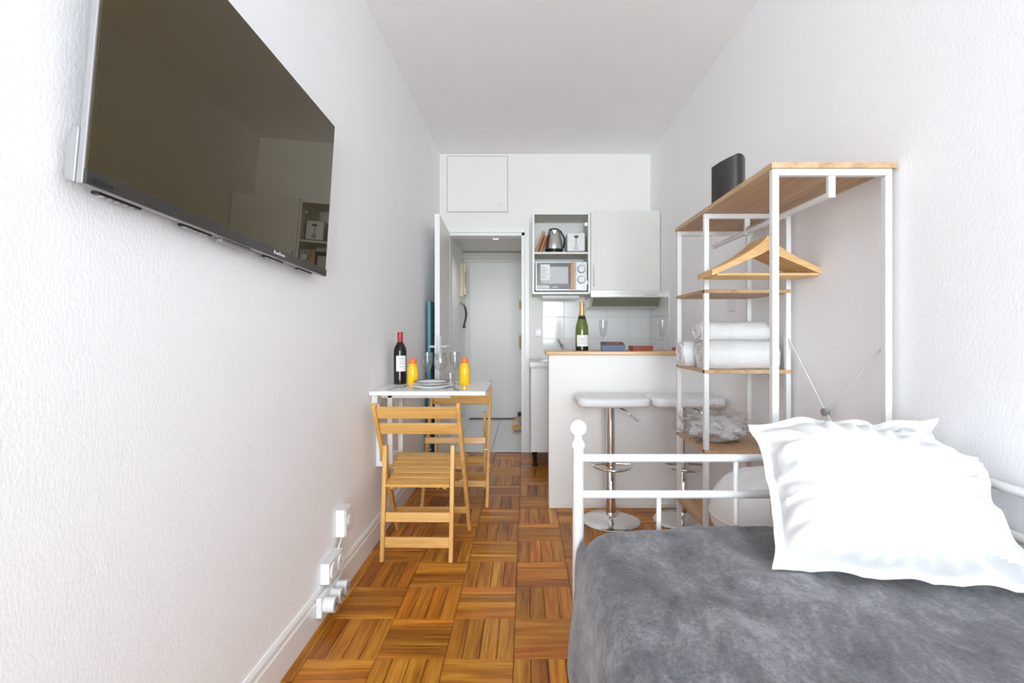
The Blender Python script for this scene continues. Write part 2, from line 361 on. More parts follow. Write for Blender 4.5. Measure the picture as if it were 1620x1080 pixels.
# entrance door with moulding
d2 = thing('door_2', (0, YH, 0), 'white entrance door with brass locks at the hall end', 'door'); d2['kind'] = 'structure'
mk('door_leaf', bx(-0.71, 0.10, -0.03, -0.002, 0.012, 2.0), 'door_paint', d2, bevel=0.002)
mk('under_door_strip', bx(-0.72, 0.11, -0.05, -0.001, 0.0, 0.012), 'cord_dark', d2)  # dark strip along the gap under the entrance door leaf
for z in (0.985, 1.46):
    k = mk('lock', bx(-0.085, -0.015, -0.045, -0.03, z-0.085 if z < 1.2 else z-0.05, z+0.085 if z < 1.2 else z+0.05), 'brass', d2, bevel=0.003)
    mk('knob', disc_y(disc_y(new(), (-0.055, 0, z), 0.013, -0.07, -0.045), (-0.055, 0, z), 0.024, -0.09, -0.07), 'brass', k, smooth=True)
bm = new()
box(bm, -0.775, -0.71, YH-0.025, YH, 0, 2.0); box(bm, 0.10, 0.165, YH-0.025, YH, 0, 2.0); box(bm, -0.785, 0.175, YH-0.03, YH, 2.0, 2.05); box(bm, -0.80, 0.19, YH-0.045, YH, 2.05, 2.085); box(bm, -0.80, 0.19, YH-0.06, YH, 2.085, 2.115)
struct('trim_2', bm, 'hall_paint', 'stepped cream moulding around the entrance door', bevel=0.004)
# loft hatch
d3 = thing('door_3', (0, YB, 0), 'square white loft hatch above the doorway', 'door'); d3['kind'] = 'structure'
x0, x1, z0, z1 = -0.732, -0.166, 2.222, 2.745
mk('hatch_leaf', bx(x0+0.006, x1-0.006, -0.010, -0.002, z0+0.006, z1-0.006), 'wall_plaster', d3, bevel=0.002)
mk('hatch_frame', box(box(box(box(new(), x0-0.004, x0, -0.006, -0.001, z0, z1), x1, x1+0.004, -0.006, -0.001, z0, z1), x0, x1, -0.006, -0.001, z0-0.004, z0), x0, x1, -0.006, -0.001, z1, z1+0.004), 'wall_plaster', d3)
mk('shadow_gap', bx(x0, x1, -0.002, -0.001, z0, z1), 'grey_plastic', d3)
mk('knob', disc_y(disc_y(new(), (-0.238, 0, 2.295), 0.010, -0.022, -0.010), (-0.238, 0, 2.295), 0.018, -0.034, -0.022), 'porcelain', d3, smooth=True, bevel=0.003)
# kitchen wall tiles
ts = 0.2
def wall_tiles(parent, axis):
    for r in range(3):
        z0 = 0.852+r*ts
        n = 5 if axis == 'x' else 3
        for i in range(n):
            if axis == 'x':
                x0 = 0.155+i*ts; bm = bx(x0+0.0015, x0+ts-0.0015, YB-0.008, YB, z0+0.0015, z0+ts-0.0015)
            else:
                y0 = YB-0.008-(i+1)*ts; bm = bx(XR-0.008, XR, y0+0.0015, y0+ts-0.0015, z0+0.0015, z0+ts-0.0015)
            mk('tile', bm, 'tile_glaze', parent, bevel=0.0015, seg=1)
wall_tiles(wall_back, 'x')
mk('grout_bed', bx(0.155, XR, YB-0.005, YB, 0.852, 1.452), 'grout', wall_back)
wr = bpy.data.objects['wall_right']
wall_tiles(wr, 'y'); mk('grout_bed', bx(XR-0.005, XR, YB-0.61, YB, 0.852, 1.452), 'grout', wr)
# ------------------------------------------------------------------ television
P0 = Vector((-0.752, 0.832, 1.372)); U = Vector((0.004, 0.994, -0.048)); Lt = U.length; U.normalize()
V = Vector((0.026, 0.028, 0.572)); Ht = V.length; V = (V-U*V.dot(U)).normalized(); N = V.cross(U) if V.cross(U).x > 0 else U.cross(V)
tv = thing('television', P0, 'large flat black television mounted on the left wall', 'television')
# local axes: x along the screen, y out of the screen, z up
M3 = Matrix((U, N, V)).transposed()
if M3.determinant() < 0:
    U2 = -U; M3 = Matrix((U2, N, V)).transposed(); flip = -1
else: flip = 1
tv.rotation_euler = M3.to_euler()
def tx(x): return (0, 0) if False else flip*x
def tbox(x0, x1, y0, y1, z0, z1): a, b_ = sorted((tx(x0), tx(x1))); return bx(a, b_, y0, y1, z0, z1)
mk('casing', tbox(0, Lt, -0.014, -0.002, 0.0, Ht), 'silver_plastic', tv, bevel=0.002)
mk('screen', tbox(0.004, Lt-0.003, -0.002, 0.001, 0.026, Ht-0.003), 'tv_glass', tv, bevel=0.0008)
bz = mk('bezel', tbox(0.001, Lt-0.001, -0.002, 0.004, 0.0, 0.026), 'tv_bezel', tv, bevel=0.001)
for i, (xx, hh) in enumerate(((0.0, 0.010), (0.011, 0.006), (0.020, 0.006), (0.030, 0.010), (0.040, 0.006), (0.049, 0.006), (0.058, 0.006))):
    mk('logo_letter', tbox(Lt*0.62+xx, Lt*0.62+xx+0.006, 0.004, 0.0045, 0.009, 0.009+hh), 'white_plastic', bz)
mk('sensor', tbox(0.01, 0.055, 0.0038, 0.005, 0.004, 0.014), 'black_plastic', tv, bevel=0.001)
bm = new(); a, b_ = sorted((tx(-0.002), tx(Lt*0.97)))
prof = [(-0.014, 0.0), (-0.030, 0.004), (-0.034, 0.02), (-0.034, 0.075), (-0.026, 0.095), (-0.014, 0.10)]
pa = [bm.verts.new((a, y_, z_)) for y_, z_ in prof]; pb = [bm.verts.new((b_, y_, z_)) for y_, z_ in prof]
bm.faces.new(pa); bm.faces.new(pb[::-1])
for i in range(len(prof)):
    j = (i+1) % len(prof); bm.faces.new([pa[j], pa[i], pb[i], pb[j]])
mk('back_housing', bm, 'silver_plastic', tv, bevel=0.003)
for q in (0.05, 0.27, 0.62, 0.83):
    vt = mk('speaker_vent', tbox(Lt*q, Lt*q+0.10, -0.032, -0.018, -0.003, 0.003), 'black_plastic', tv, bevel=0.001)
    for k in range(5): mk('vent_slat', tbox(Lt*q+0.012+k*0.017, Lt*q+0.018+k*0.017, -0.030, -0.020, -0.005, -0.003), 'grey_plastic', vt)
mk('button_pad', tbox(Lt*0.40, Lt*0.40+0.13, -0.03, -0.012, -0.009, 0.0), 'silver_plastic', tv, bevel=0.002)
mk('wall_bracket', tbox(Lt*0.25, Lt*0.75, -0.046, -0.014, Ht*0.35, Ht*0.7), 'black_plastic', tv, bevel=0.002)
# ------------------------------------------------------------------ wall table
TZ = 0.815
tb = thing('wall_table', (XL, 2.49, 0), 'white wall-mounted folding table set for two', 'table')
mk('table_top', prism(new(), [(0,0)], 0, 0) if False else bx(0.002, 0.594, 0.0, 0.475, TZ-0.022, TZ), 'laminate_white', tb, bevel=0.003)
mk('wall_cleat', bx(0.001, 0.03, 0.05, 0.43, TZ-0.075, TZ-0.023), 'white_metal', tb, bevel=0.002)
for y in (0.12, 0.34):
    bm = new()
    box(bm, 0.002, 0.022, y, y+0.03, 0.40, TZ-0.0235); box(bm, 0.062, 0.088, y, y+0.03, 0.40, TZ-0.0235); box(bm, 0.022, 0.062, y, y+0.03, 0.40, 0.43); box(bm, 0.022, 0.40, y, y+0.03, TZ-0.05, TZ-0.0235)
    mk('bracket', bm, 'white_metal', tb, bevel=0.002)
def bottle(name, loc, prof, mat, label, cat, group=None):
    t = thing(name, loc, label, cat, group=group); t2 = mk('body', lathe(new(), prof, 32), mat, t, smooth=True); return t
def sector(bm, r, z0, z1, a0, a1, n=14, t=0.0006):       # curved paper label around a bottle
    rows = []
    for k in range(n+1):
        a = a0+(a1-a0)*k/n
        rows.append([bm.verts.new((rr*math.cos(a), rr*math.sin(a), z)) for rr, z in ((r, z0), (r+t, z0), (r+t, z1), (r, z1))])
    for p, q in zip(rows, rows[1:]):
        for i in range(4): bm.faces.new([p[i], p[(i+1)%4], q[(i+1)%4], q[i]])
    bm.faces.new(rows[0]); bm.faces.new(rows[-1][::-1]); return bm
p = at(633, 607, 2.85)
wb = bottle('wine_bottle', (p.x, p.y, TZ), [(0,0.012),(0.020,0.004),(0.033,0),(0.0365,0.004),(0.037,0.19),(0.034,0.208),(0.024,0.228),(0.0155,0.243),(0.0145,0.255),(0.0145,0.296),(0,0.297)], 'wine_glass_dark', 'dark red wine bottle with red capsule and white label', 'bottle')
mk('capsule', lathe(new(), [(0.0150,0.240),(0.0155,0.243),(0.0152,0.296),(0.0148,0.300),(0,0.301)], 28), 'wine_capsule', wb, smooth=True)
lb = mk('label', sector(new(), 0.0371, 0.075, 0.165, -PI*0.62, -PI*0.12), 'paper_label', wb, smooth=True)
for z, a, b_ in ((0.146, -1.5, -0.8), (0.132, -1.35, -0.95), (0.118, -1.5, -0.8), (0.10, -1.4, -0.9)): mk('print_line', sector(new(), 0.0376, z, z+0.004, a, b_, 6, 0.0003), 'print_grey', lb)
def juice(px, py, D, label):
    q = at(px, py, D)
    t = bottle('juice_bottle', (q.x, D, TZ), [(0,0.003),(0.026,0),(0.0295,0.005),(0.0295,0.075),(0.027,0.095),(0.022,0.118),(0.018,0.127),(0.018,0.132),(0,0.132)], 'juice', label, 'bottle', 'orange juice bottles on the table')
    cp = mk('cap', lathe(new(), [(0.0205,0.129),(0.0212,0.131),(0.0212,0.150),(0.019,0.153),(0,0.153)], 28), 'juice_cap', t, smooth=True)
    mk('neck_ring', lathe(new(), [(0.0185,0.1245),(0.0215,0.1255),(0.0215,0.1285),(0.0185,0.129)], 24), 'juice_cap', t, smooth=True)
juice(653, 609, 2.74, 'orange juice bottle beside the dark wine bottle')
juice(735, 606, 2.80, 'orange juice bottle at the free end of the white table')
def flute(loc, label, h=0.205, group=None, s=1.0):
    t = thing('champagne_flute', loc, label, 'glass', group=group)
    mk('foot', lathe(new(), [(0,0),(0.031*s,0),(0.0315*s,0.0015),(0.012*s,0.004),(0.005,0.009)], 28, cap=False), 'clear_glass', t, smooth=True)
    mk('stem', lathe(new(), [(0.005,0.008),(0.0036,0.02),(0.0036,h*0.37),(0.007,h*0.41)], 14, cap=False), 'clear_glass', t, smooth=True)
    mk('bowl', lathe(new(), [(0,h*0.40),(0.007,h*0.405),(0.015*s,h*0.46),(0.022*s,h*0.58),(0.026*s,h*0.75),(0.0265*s,h),(0.0253*s,h),(0.0245*s,h*0.75),(0.0205*s,h*0.59),(0.013*s,h*0.48),(0,h*0.44)], 28, cap=False), 'clear_glass', t, smooth=True)
    return t
flute((at(676,0,2.80).x, 2.80, TZ), 'clear champagne flute near the wine bottle on the table', 0.185, 'champagne flutes on the table', 1.15)
flute((at(719.5,0,2.86).x, 2.86, TZ), 'clear champagne flute near the right juice bottle on the table', 0.185, 'champagne flutes on the table', 1.15)
q = (at(697,0,2.90).x, 2.90, TZ)
t = thing('wine_glass', q, 'round clear wine glass between the two flutes', 'glass')
mk('foot', lathe(new(), [(0,0),(0.035,0),(0.0355,0.0015),(0.012,0.004),(0.005,0.010)], 28, cap=False), 'clear_glass', t, smooth=True)
mk('stem', lathe(new(), [(0.005,0.009),(0.0038,0.02),(0.0038,0.062),(0.008,0.072)], 14, cap=False), 'clear_glass', t, smooth=True)
mk('bowl', lathe(new(), [(0,0.069),(0.008,0.070),(0.026,0.082),(0.038,0.105),(0.041,0.125),(0.037,0.155),(0.031,0.178),(0.030,0.178),(0.0358,0.155),(0.0396,0.125),(0.0366,0.106),(0.025,0.085),(0,0.075)], 32, cap=False), 'clear_glass', t, smooth=True)
q = (at(712,0,2.70).x, 2.71, TZ)
t = thing('tumbler', q, 'small clear water tumbler beside the plates', 'glass')
mk('wall', lathe(new(), [(0,0),(0.024,0),(0.026,0.003),(0.030,0.072),(0.0288,0.072),(0.0245,0.008),(0,0.008)], 28, cap=False), 'clear_glass', t, smooth=True)
def plate(loc, r, label, rim=False, group=None):
    t = thing('plate', loc, label, 'plate', group=group)
    mk('dish', lathe(new(), [(0,0.0),(r*0.60,0.0),(r*0.66,0.004),(r,0.017),(r,0.0195),(r*0.66,0.0075),(r*0.58,0.005),(0,0.005)], 48, cap=False), 'porcelain', t, smooth=True)
    if rim: mk('rim_band', lathe(new(), [(r*0.90,0.0172),(r*1.001,0.0202),(r*1.006,0.0185),(r*1.004,0.0165),(r*1.0,0.0165)], 48, cap=False), 'rim_blue', t, smooth=True)
    return t
q = at(684, 606, 2.66)
plate((q.x, 2.635, TZ), 0.115, 'large white dinner plate under the dark-rimmed plate', group='plates on the table')
plate((q.x, 2.635, TZ+0.0195), 0.095, 'smaller white plate with dark rim on top of another', True, group='plates on the table')
plate((at(700,0,2.86).x, 2.845, TZ), 0.085, 'white plate with dark rim behind the tumbler', True, group='plates on the table') if False else None
# cutlery
def cutlery(name, loc, rz, kind, label):
    t = thing(name, loc, label, 'cutlery', rz, 'cutlery on the table')
    bm = new(); n = 10
    if kind == 'knife': ws = [0.006,0.0075,0.008,0.007,0.006,0.008,0.010,0.010,0.009,0.003]
    elif kind == 'fork': ws = [0.007,0.0075,0.006,0.004,0.0035,0.004,0.006,0.010,0.0115,0.0115]
    else: ws = [0.007,0.0075,0.006,0.004,0.0035,0.005,0.013,0.018,0.016,0.005]
    zs = [0.0, 0.001, 0.002, 0.004, 0.006, 0.005, 0.003, 0.001, 0.0, 0.001 if kind != 'spoon' else 0.003]
    rows = []
    for i in range(n):
        y_ = -0.09+0.18*i/(n-1)
        rows.append([bm.verts.new((sx*ws[i], y_, zs[i]+dz)) for sx, dz in ((-1,0.0),(1,0.0),(1,0.002),(-1,0.002))])
    for a, b_ in zip(rows, rows[1:]):
        for i in range(4): bm.faces.new([a[i], a[(i+1)%4], b_[(i+1)%4], b_[i]])
    bm.faces.new(rows[0]); bm.faces.new(rows[-1][::-1])
    mk('shaft', bm, 'chrome', t, smooth=True)
    if kind == 'fork':
        for k in range(4): mk('tine', bx(-0.0105+k*0.006, -0.0075+k*0.006, 0.088, 0.125, 0.001, 0.0028), 'chrome', t)
cutlery('fork', (at(628,0,2.62).x, 2.63, TZ), -0.35, 'fork', 'steel fork lying left of the plates')
cutlery('spoon', (at(719,0,2.56).x, 2.60, TZ), PI+0.25, 'spoon', 'steel spoon lying right of the plates')
cutlery('spoon', (at(733,0,2.6).x, 2.635, TZ), PI+0.15, 'spoon', 'steel spoon in front of the right juice bottle')
cutlery('knife', (at(700,0,2.9).x, 2.90, TZ), PI/2, 'knife', 'steel knife lying behind the plates') if False else None
# ------------------------------------------------------------------ folding chairs
def make_chair(name, label):
    # local: +y is the way the sitter faces, origin at floor, backrest at -y
    t = thing(name, (0,0,0), label, 'chair', group='bamboo folding chairs at the table')
    W = 0.205; w2 = 0.168
    A0 = (0.20, 0.0); A1 = (-0.215, 0.765)               # backrest frame: front foot to top
    B0 = (-0.20, 0.0); B1 = (-0.145, 0.555)              # second frame
    for s in (-1, 1):
        mk('backrest_post', beam(new(), (s*W, *A0), (s*W, *A1), 0.020, 0.034), 'bamboo_z', t, bevel=0.003)
        mk('rear_leg', beam(new(), (s*w2, *B0), (s*w2, *B1), 0.020, 0.030), 'bamboo_z', t, bevel=0.003)
    def onA(z): k = z/A1[1]; return A0[0]+(A1[0]-A0[0])*k
    def onB(z): k = z/B1[1]; return B0[0]+(B1[0]-B0[0])*k
    for z0, z1 in ((0.695, 0.752), (0.610, 0.665)):
        mk('backrest_slat', beam(new(), (0, onA(z0)-0.004, z0), (0, onA(z1)-0.004, z1), 2*W-0.02, 0.014), 'bamboo_x', t, bevel=0.003)
    for z0, z1 in ((0.065, 0.115), (0.185, 0.232)):
        mk('rung', beam(new(), (0, onB(z0), z0), (0, onB(z1), z1), 2*w2-0.02, 0.014), 'bamboo_x', t, bevel=0.003)
    mk('front_rung', beam(new(), (0, onA(0.115), 0.115), (0, onA(0.15), 0.15), 2*W-0.02, 0.014), 'bamboo_x', t, bevel=0.003)
    s0 = Vector((0, -0.172, 0.372)); s1 = Vector((0, 0.150, 0.440)); d = (s1-s0); n = 6
    up = Vector((0, -d.z, d.y)).normalized()
    mk('seat_edge', beam(new(), s0-up*0.016-d.normalized()*0.004, s0+up*0.0-d.normalized()*0.004, 2*w2-0.022, 0.02), 'bamboo_x', t, bevel=0.003)
    mk('seat_edge', beam(new(), s1-up*0.040+d.normalized()*0.004, s1+d.normalized()*0.004, 2*W-0.022, 0.018), 'bamboo_x', t, bevel=0.003)
    for i in range(n):
        a = s0+d*((i+0.06)/n); b_ = s0+d*((i+0.94)/n); wd = 2*w2-0.022 if i < 1 else 2*W-0.022 if i > 2 else 2*w2-0.022
        mk('seat_slat', beam(new(), a-up*0.006, b_-up*0.006, wd, 0.012), 'bamboo_x', t, bevel=0.0025)
    for s in (-1, 1):
        mk('seat_rail', beam(new(), (s*0.13, *(s0-up*0.022)[1:]), (s*0.13, *(s1-up*0.022)[1:]), 0.018, 0.020), 'bamboo_z', t, bevel=0.002)
        for z in (0.33,): mk('pivot_bolt', tube(new(), [(s*(w2+0.009), onA(z), z), (s*(W+0.0115), onA(z), z)], 0.004, 12), 'steel', t, smooth=True)
    return t
ch = make_chair('folding_chair', 'bamboo folding chair with its slatted back towards the viewer')
ch.location = (-0.528, 2.585, 0); ch.rotation_euler = (0, 0, -0.02)
c2 = copy_tree(ch); c2['label'] = 'bamboo folding chair on the far side of the table'
c2.location = (-0.455, 3.30, 0); c2.rotation_euler = (0, 0, PI+0.02)
# ------------------------------------------------------------------ breakfast bar
BZ = 0.993; BY = 3.11
bar = thing('breakfast_bar', (0.145, BY, 0), 'white breakfast bar with light wood top', 'counter')
mk('partition', bx(0, XR-0.145-0.002, 0.0, 0.10, 0, BZ-0.022), 'partition_paint', bar, bevel=0.004)
bm = new(); prof = [(-0.022, 0.02), (-0.018, -0.012), (0.0, -0.018), (XR-0.147, -0.018), (XR-0.147, 0.34), (0.0, 0.34), (-0.018, 0.325)]
a = [bm.verts.new((x, y, BZ-0.022)) for x, y in prof]; b_ = [bm.verts.new((x, y, BZ)) for x, y in prof]
bm.faces.new(a[::-1]); bm.faces.new(b_)
for i in range(len(prof)): j = (i+1) % len(prof); bm.faces.new([a[i], a[j], b_[j], b_[i]])
mk('bar_top', bm, 'bar_wood', bar, bevel=0.004)
mk('kick_strip', bx(0.002, XR-0.147, -0.004, 0.0, 0, 0.03), 'partition_paint', bar, bevel=0.001)
# champagne bottle
p = at(920, 553, 3.29)
cb = bottle('champagne_bottle', (p.x, 3.27, BZ), [(0,0.015),(0.025,0.004),(0.039,0),(0.043,0.004),(0.0435,0.055)], 'champagne_dark', 'green champagne bottle with gold foil neck on the bar', 'bottle')
mk('shoulder', lathe(new(), [(0.0435,0.055),(0.0437,0.125),(0.041,0.160),(0.032,0.195),(0.023,0.222),(0.0165,0.25),(0.0150,0.262)], 36, cap=False), 'champagne_glass', cb, smooth=True)
mk('neck_foil', lathe(new(), [(0.0212,0.228),(0.0178,0.25),(0.0162,0.275),(0.0165,0.293),(0.0175,0.296),(0.0175,0.304),(0.0160,0.308),(0.0165,0.318),(0.014,0.326),(0,0.327)], 28), 'gold_foil', cb, smooth=True)
mk('neck_band', lathe(new(), [(0.0278,0.209),(0.0280,0.2085),(0.0222,0.227),(0.0212,0.228)], 28, cap=False), 'champagne_dark', cb, smooth=True)
lb = mk('label', sector(new(), 0.0439, 0.028, 0.103, -PI*0.80, -PI*0.16, 16), 'paper_label', cb, smooth=True)
for z, a, b_ in ((0.078, -1.95, -1.2), (0.066, -1.85, -1.3), (0.05, -1.9, -1.25)): mk('print_line', sector(new(), 0.0446, z, z+0.003, a, b_, 6, 0.0003), 'print_grey', lb)
flute((at(954,0,3.405).x, 3.405, BZ), 'clear champagne flute behind the blue box on the bar', 0.205, 'champagne flutes on the bar')
flute((at(1048,0,3.34).x, 3.34, BZ), 'clear champagne flute at the rack end of the bar', 0.205, 'champagne flutes on the bar')
p0 = at(953, 0, 3.20); p1 = at(985, 0, 3.20)
bb = thing('blue_box', ((p0.x+p1.x)/2+0.013, 3.275, BZ), 'dark blue game box with red print on the bar', 'box', -0.10)
mk('box_base', bx(-0.073, 0.073, -0.085, 0.085, 0.0, 0.026), 'box_blue', bb, bevel=0.002)
ld = mk('box_lid', bx(-0.076, 0.076, -0.088, 0.088, 0.027, 0.050), 'box_blue', bb, bevel=0.002)
ld.location = (0, 0, -0.004); ld.rotation_euler = (0.10, 0, 0)
mk('lid_face', bx(-0.070, 0.070, -0.082, 0.082, 0.050, 0.0525), 'box_dark', ld)
for (x, y_, a) in ((-0.03, -0.03, 0.3), (0.005, -0.02, -0.4), (0.035, 0.0, 0.2), (-0.01, 0.03, 0.8), (0.03, 0.045, -0.2)):
    o = mk('red_print', bx(-0.013, 0.013, -0.022, 0.022, 0.0525, 0.053), 'print_red', ld); o.location = (x, y_, 0); o.rotation_euler = (0, 0, a)
p = at(1012, 0, 3.27)
rb = thing('red_box', (p.x+0.005, 3.27, BZ), 'flat red-brown wooden box next to the blue box', 'box', 0.03)
mk('box_body', bx(-0.066, 0.066, -0.06, 0.06, 0, 0.020), 'red_brown', rb, bevel=0.002); mk('lid', bx(-0.068, 0.068, -0.062, 0.062, 0.0205, 0.030), 'red_brown', rb, bevel=0.002)
p = at(1080, 0, 3.29)
rc = thing('red_tray', (p.x, 3.28, BZ), 'low dark red tray behind the rack on the bar', 'tray')
mk('tray_bottom', bx(-0.06, 0.06, -0.06, 0.06, 0, 0.006), 'red_brown', rc, bevel=0.001)
for a_ in ((-0.06, 0.06, -0.06, -0.052), (-0.06, 0.06, 0.052, 0.06), (-0.06, -0.052, -0.052, 0.052), (0.052, 0.06, -0.052, 0.052)): mk('tray_side', bx(*a_, 0.006, 0.018), 'red_brown', rc, bevel=0.001)
# ------------------------------------------------------------------ kitchen base unit
ku = thing('sink_cabinet', (0.04, 4.02, 0), 'white kitchen base cabinet on black legs behind the bar', 'cabinet')
mk('carcass', bx(0.0, XR-0.042, 0.02, YB-4.02-0.012, 0.125, 0.83), 'laminate_white', ku, bevel=0.002)
for i in range(2):
    d = mk('door', bx(0.002+i*0.557, 0.553+i*0.557, 0.0, 0.019, 0.13, 0.815), 'laminate_white', ku, bevel=0.002)
    mk('handle', tube(new(), [(0.50 if i == 0 else 0.61, 0.0, 0.60), (0.50 if i == 0 else 0.61, -0.025, 0.605), (0.50 if i == 0 else 0.61, -0.025, 0.72), (0.50 if i == 0 else 0.61, 0.0, 0.725)], 0.005), 'chrome', d, smooth=True)
for x in (0.035, 0.55, 1.07):
    for y in (0.06, 0.45): mk('leg', lathe(new(), [(0.022,0),(0.022,0.012),(0.014,0.02),(0.014,0.10),(0.022,0.11),(0.022,0.1245)], 16, (x, y, 0)), 'black_plastic', ku, smooth=True)
wt = thing('kitchen_worktop', (0.03, 4.0, 0.8305), 'white kitchen worktop with steel sink', 'worktop')
mk('slab', bx(0, XR-0.032, 0, YB-4.0-0.012, 0, 0.036), 'laminate_white', wt, bevel=0.003)
mk('sink_rim', bx(0.08, 0.55, 0.08, 0.46, 0.0365, 0.041), 'steel', wt, bevel=0.002)
mk('basin', bx(0.12, 0.51, 0.12, 0.42, 0.0412, 0.042), 'steel', wt)
tp = mk('tap', tube(new(), [(0.30, 0.44, 0.041), (0.30, 0.44, 0.14), (0.30, 0.42, 0.165), (0.30, 0.34, 0.17), (0.30, 0.30, 0.155)], 0.011, 12), 'chrome', wt, smooth=True)
mk('tap_lever', tube(new(), [(0.30, 0.44, 0.14), (0.275, 0.40, 0.19), (0.26, 0.36, 0.215)], 0.009, 10), 'chrome', tp, smooth=True)
# ------------------------------------------------------------------ wall cabinets
CY = 4.20
oc = thing('open_wall_cabinet', (0.055, CY, 1.44), 'open white wall cabinet holding kettle, toaster and microwave', 'cabinet')
CW, CHt, CD = 0.497, 0.70, YB-CY-0.001
for x in (0, CW-0.018): mk('side_panel', bx(x, x+0.018, 0, CD, 0, CHt), 'cabinet_inside', oc, bevel=0.001)
mk('top_panel', bx(0.018, CW-0.018, 0, CD, CHt-0.018, CHt), 'cabinet_inside', oc, bevel=0.001)
mk('bottom_panel', bx(0.018, CW-0.018, 0, CD, 0, 0.018), 'cabinet_inside', oc, bevel=0.001)
mk('shelf', bx(0.0185, CW-0.0185, 0.01, CD-0.012, 0.345, 0.363), 'cabinet_inside', oc, bevel=0.001)
mk('back_panel', bx(0.018, CW-0.018, CD-0.010, CD, 0.018, CHt-0.018), 'laminate_white', oc)
for x0, x1, z0, z1 in ((0, 0.018, 0, CHt), (CW-0.018, CW, 0, CHt), (0.018, CW-0.018, CHt-0.018, CHt), (0.018, CW-0.018, 0, 0.018)):
    mk('edge_band', bx(x0, x1, -0.0012, 0, z0, z1), 'laminate_white', oc)
for z in (0.60, 0.10):
    hgz = mk('hinge', bx(CW-0.045, CW-0.0185, 0.02, 0.055, z-0.015, z+0.02), 'steel', oc, bevel=0.003)
    mk('hinge_cup', lathe(new(), [(0.012,-0.01),(0.012,0.012),(0,0.012)], 16, (CW-0.046, 0.03, z)), 'chrome', hgz, smooth=True)
cc = thing('closed_wall_cabinet', (0.555, CY, 1.468), 'closed grey-white wall cabinet above the cooker hood', 'cabinet')
mk('carcass', bx(0, XR-0.555-0.002, 0.02, CD, 0, 0.685), 'laminate_white', cc, bevel=0.001)
dr = mk('door', bx(0.002, XR-0.555-0.004, 0.0, 0.019, 0.0, 0.685), 'cabinet_front', cc, bevel=0.002)
mk('handle', tube(new(), [(0.028, 0.0, 0.04), (0.028, -0.025, 0.045), (0.028, -0.03, 0.06), (0.028, -0.03, 0.20), (0.028, -0.025, 0.215), (0.028, 0.0, 0.22)], 0.0065), 'white_metal', dr, smooth=True)
ul = thing('under_cabinet_light', (0.14, 4.32, 1.405), 'slim white lamp strip under the open cabinet', 'lamp')
mk('housing', bx(0, 0.33, 0, 0.06, 0.008, 0.0345), 'white_plastic', ul, bevel=0.004); mk('diffuser', bx(0.01, 0.32, 0.005, 0.055, 0.0, 0.0075), 'cabinet_front', ul, bevel=0.002)
hd = thing('cooker_hood', (0.545, 4.10, 1.33), 'silver slim cooker hood under the closed cabinet', 'cooker hood')
hw = XR-0.545-0.003
bm = new(); a = [bm.verts.new(p) for p in ((0,0.10,0.0),(hw,0.10,0.0),(hw,0.43,0.0),(0,0.43,0.0),(0,0.02,0.075),(hw,0.02,0.075),(hw,0.43,0.075),(0,0.43,0.075))]
for f in ((0,3,2,1),(4,5,6,7),(1,2,6,5),(2,3,7,6),(3,0,4,7),(0,1,5,4)): bm.faces.new([a[i] for i in f])
mk('hood_body', bm, 'hood_metal', hd, bevel=0.002)
mk('front_strip', bx(-0.002, hw+0.001, 0.0, 0.05, 0.076, 0.112), 'hood_metal', hd, bevel=0.003)
mk('top_box', bx(0.002, hw-0.002, 0.051, 0.43, 0.0765, 0.136), 'hood_metal', hd, bevel=0.002)
mk('visor', beam(new(), (hw/2, 0.093, 0.006), (hw/2, 0.021, 0.071), hw*0.93, 0.006), 'hood_filter', hd, bevel=0.001)
for k in range(6): mk('button', bx(0.44+k*0.02, 0.45+k*0.02, -0.003, 0.0, 0.088, 0.098), 'grey_plastic', hd, bevel=0.001)
for k in range(5): mk('logo_letter', bx(0.06+k*0.010, 0.066+k*0.010, -0.001, 0.0, 0.090, 0.097), 'grey_plastic', hd)
# microwave
mw = thing('microwave', (0.080, CY+0.005, 1.4585), 'silver microwave with wood handle strip in the open cabinet', 'microwave')
mk('body', bx(0.0, 0.446, 0.012, 0.30, 0.008, 0.262), 'white_plastic', mw, bevel=0.004)
dr = mk('door', bx(0.002, 0.345, -0.004, 0.011, 0.012, 0.258), 'silver_plastic', mw, bevel=0.002)
mk('door_glass', bx(0.012, 0.338, -0.0055, -0.004, 0.022, 0.25), 'black_satin', dr, bevel=0.0005)
mk('window', bx(0.05, 0.282, -0.0065, -0.0055, 0.07, 0.215), 'grey_plastic', dr, bevel=0.0005)
st = mk('sticker', bx(0.045, 0.125, -0.0075, -0.0065, 0.10, 0.235), 'paper_label', dr)
for k in range(7): mk('print_line', bx(0.052, 0.085+0.03*random.random(), -0.0079, -0.0075, 0.115+k*0.016, 0.120+k*0.016), 'print_grey', st)
st = mk('sticker', bx(0.016, 0.12, -0.0065, -0.0055, 0.028, 0.055), 'paper_label', dr)
for k in range(2): mk('print_line', bx(0.022, 0.11, -0.0069, -0.0065, 0.034+k*0.010, 0.037+k*0.010), 'print_grey', st)
for k in range(5): mk('logo_letter', bx(0.15+k*0.010, 0.156+k*0.010, -0.0062, -0.0055, 0.036, 0.044), 'white_plastic', dr)
mk('handle_strip', bx(0.300, 0.336, -0.02, -0.0056, 0.02, 0.252), 'microwave_wood', mw, bevel=0.003)
pn = mk('control_panel', bx(0.348, 0.444, -0.004, 0.011, 0.012, 0.258), 'silver_plastic', mw, bevel=0.002)
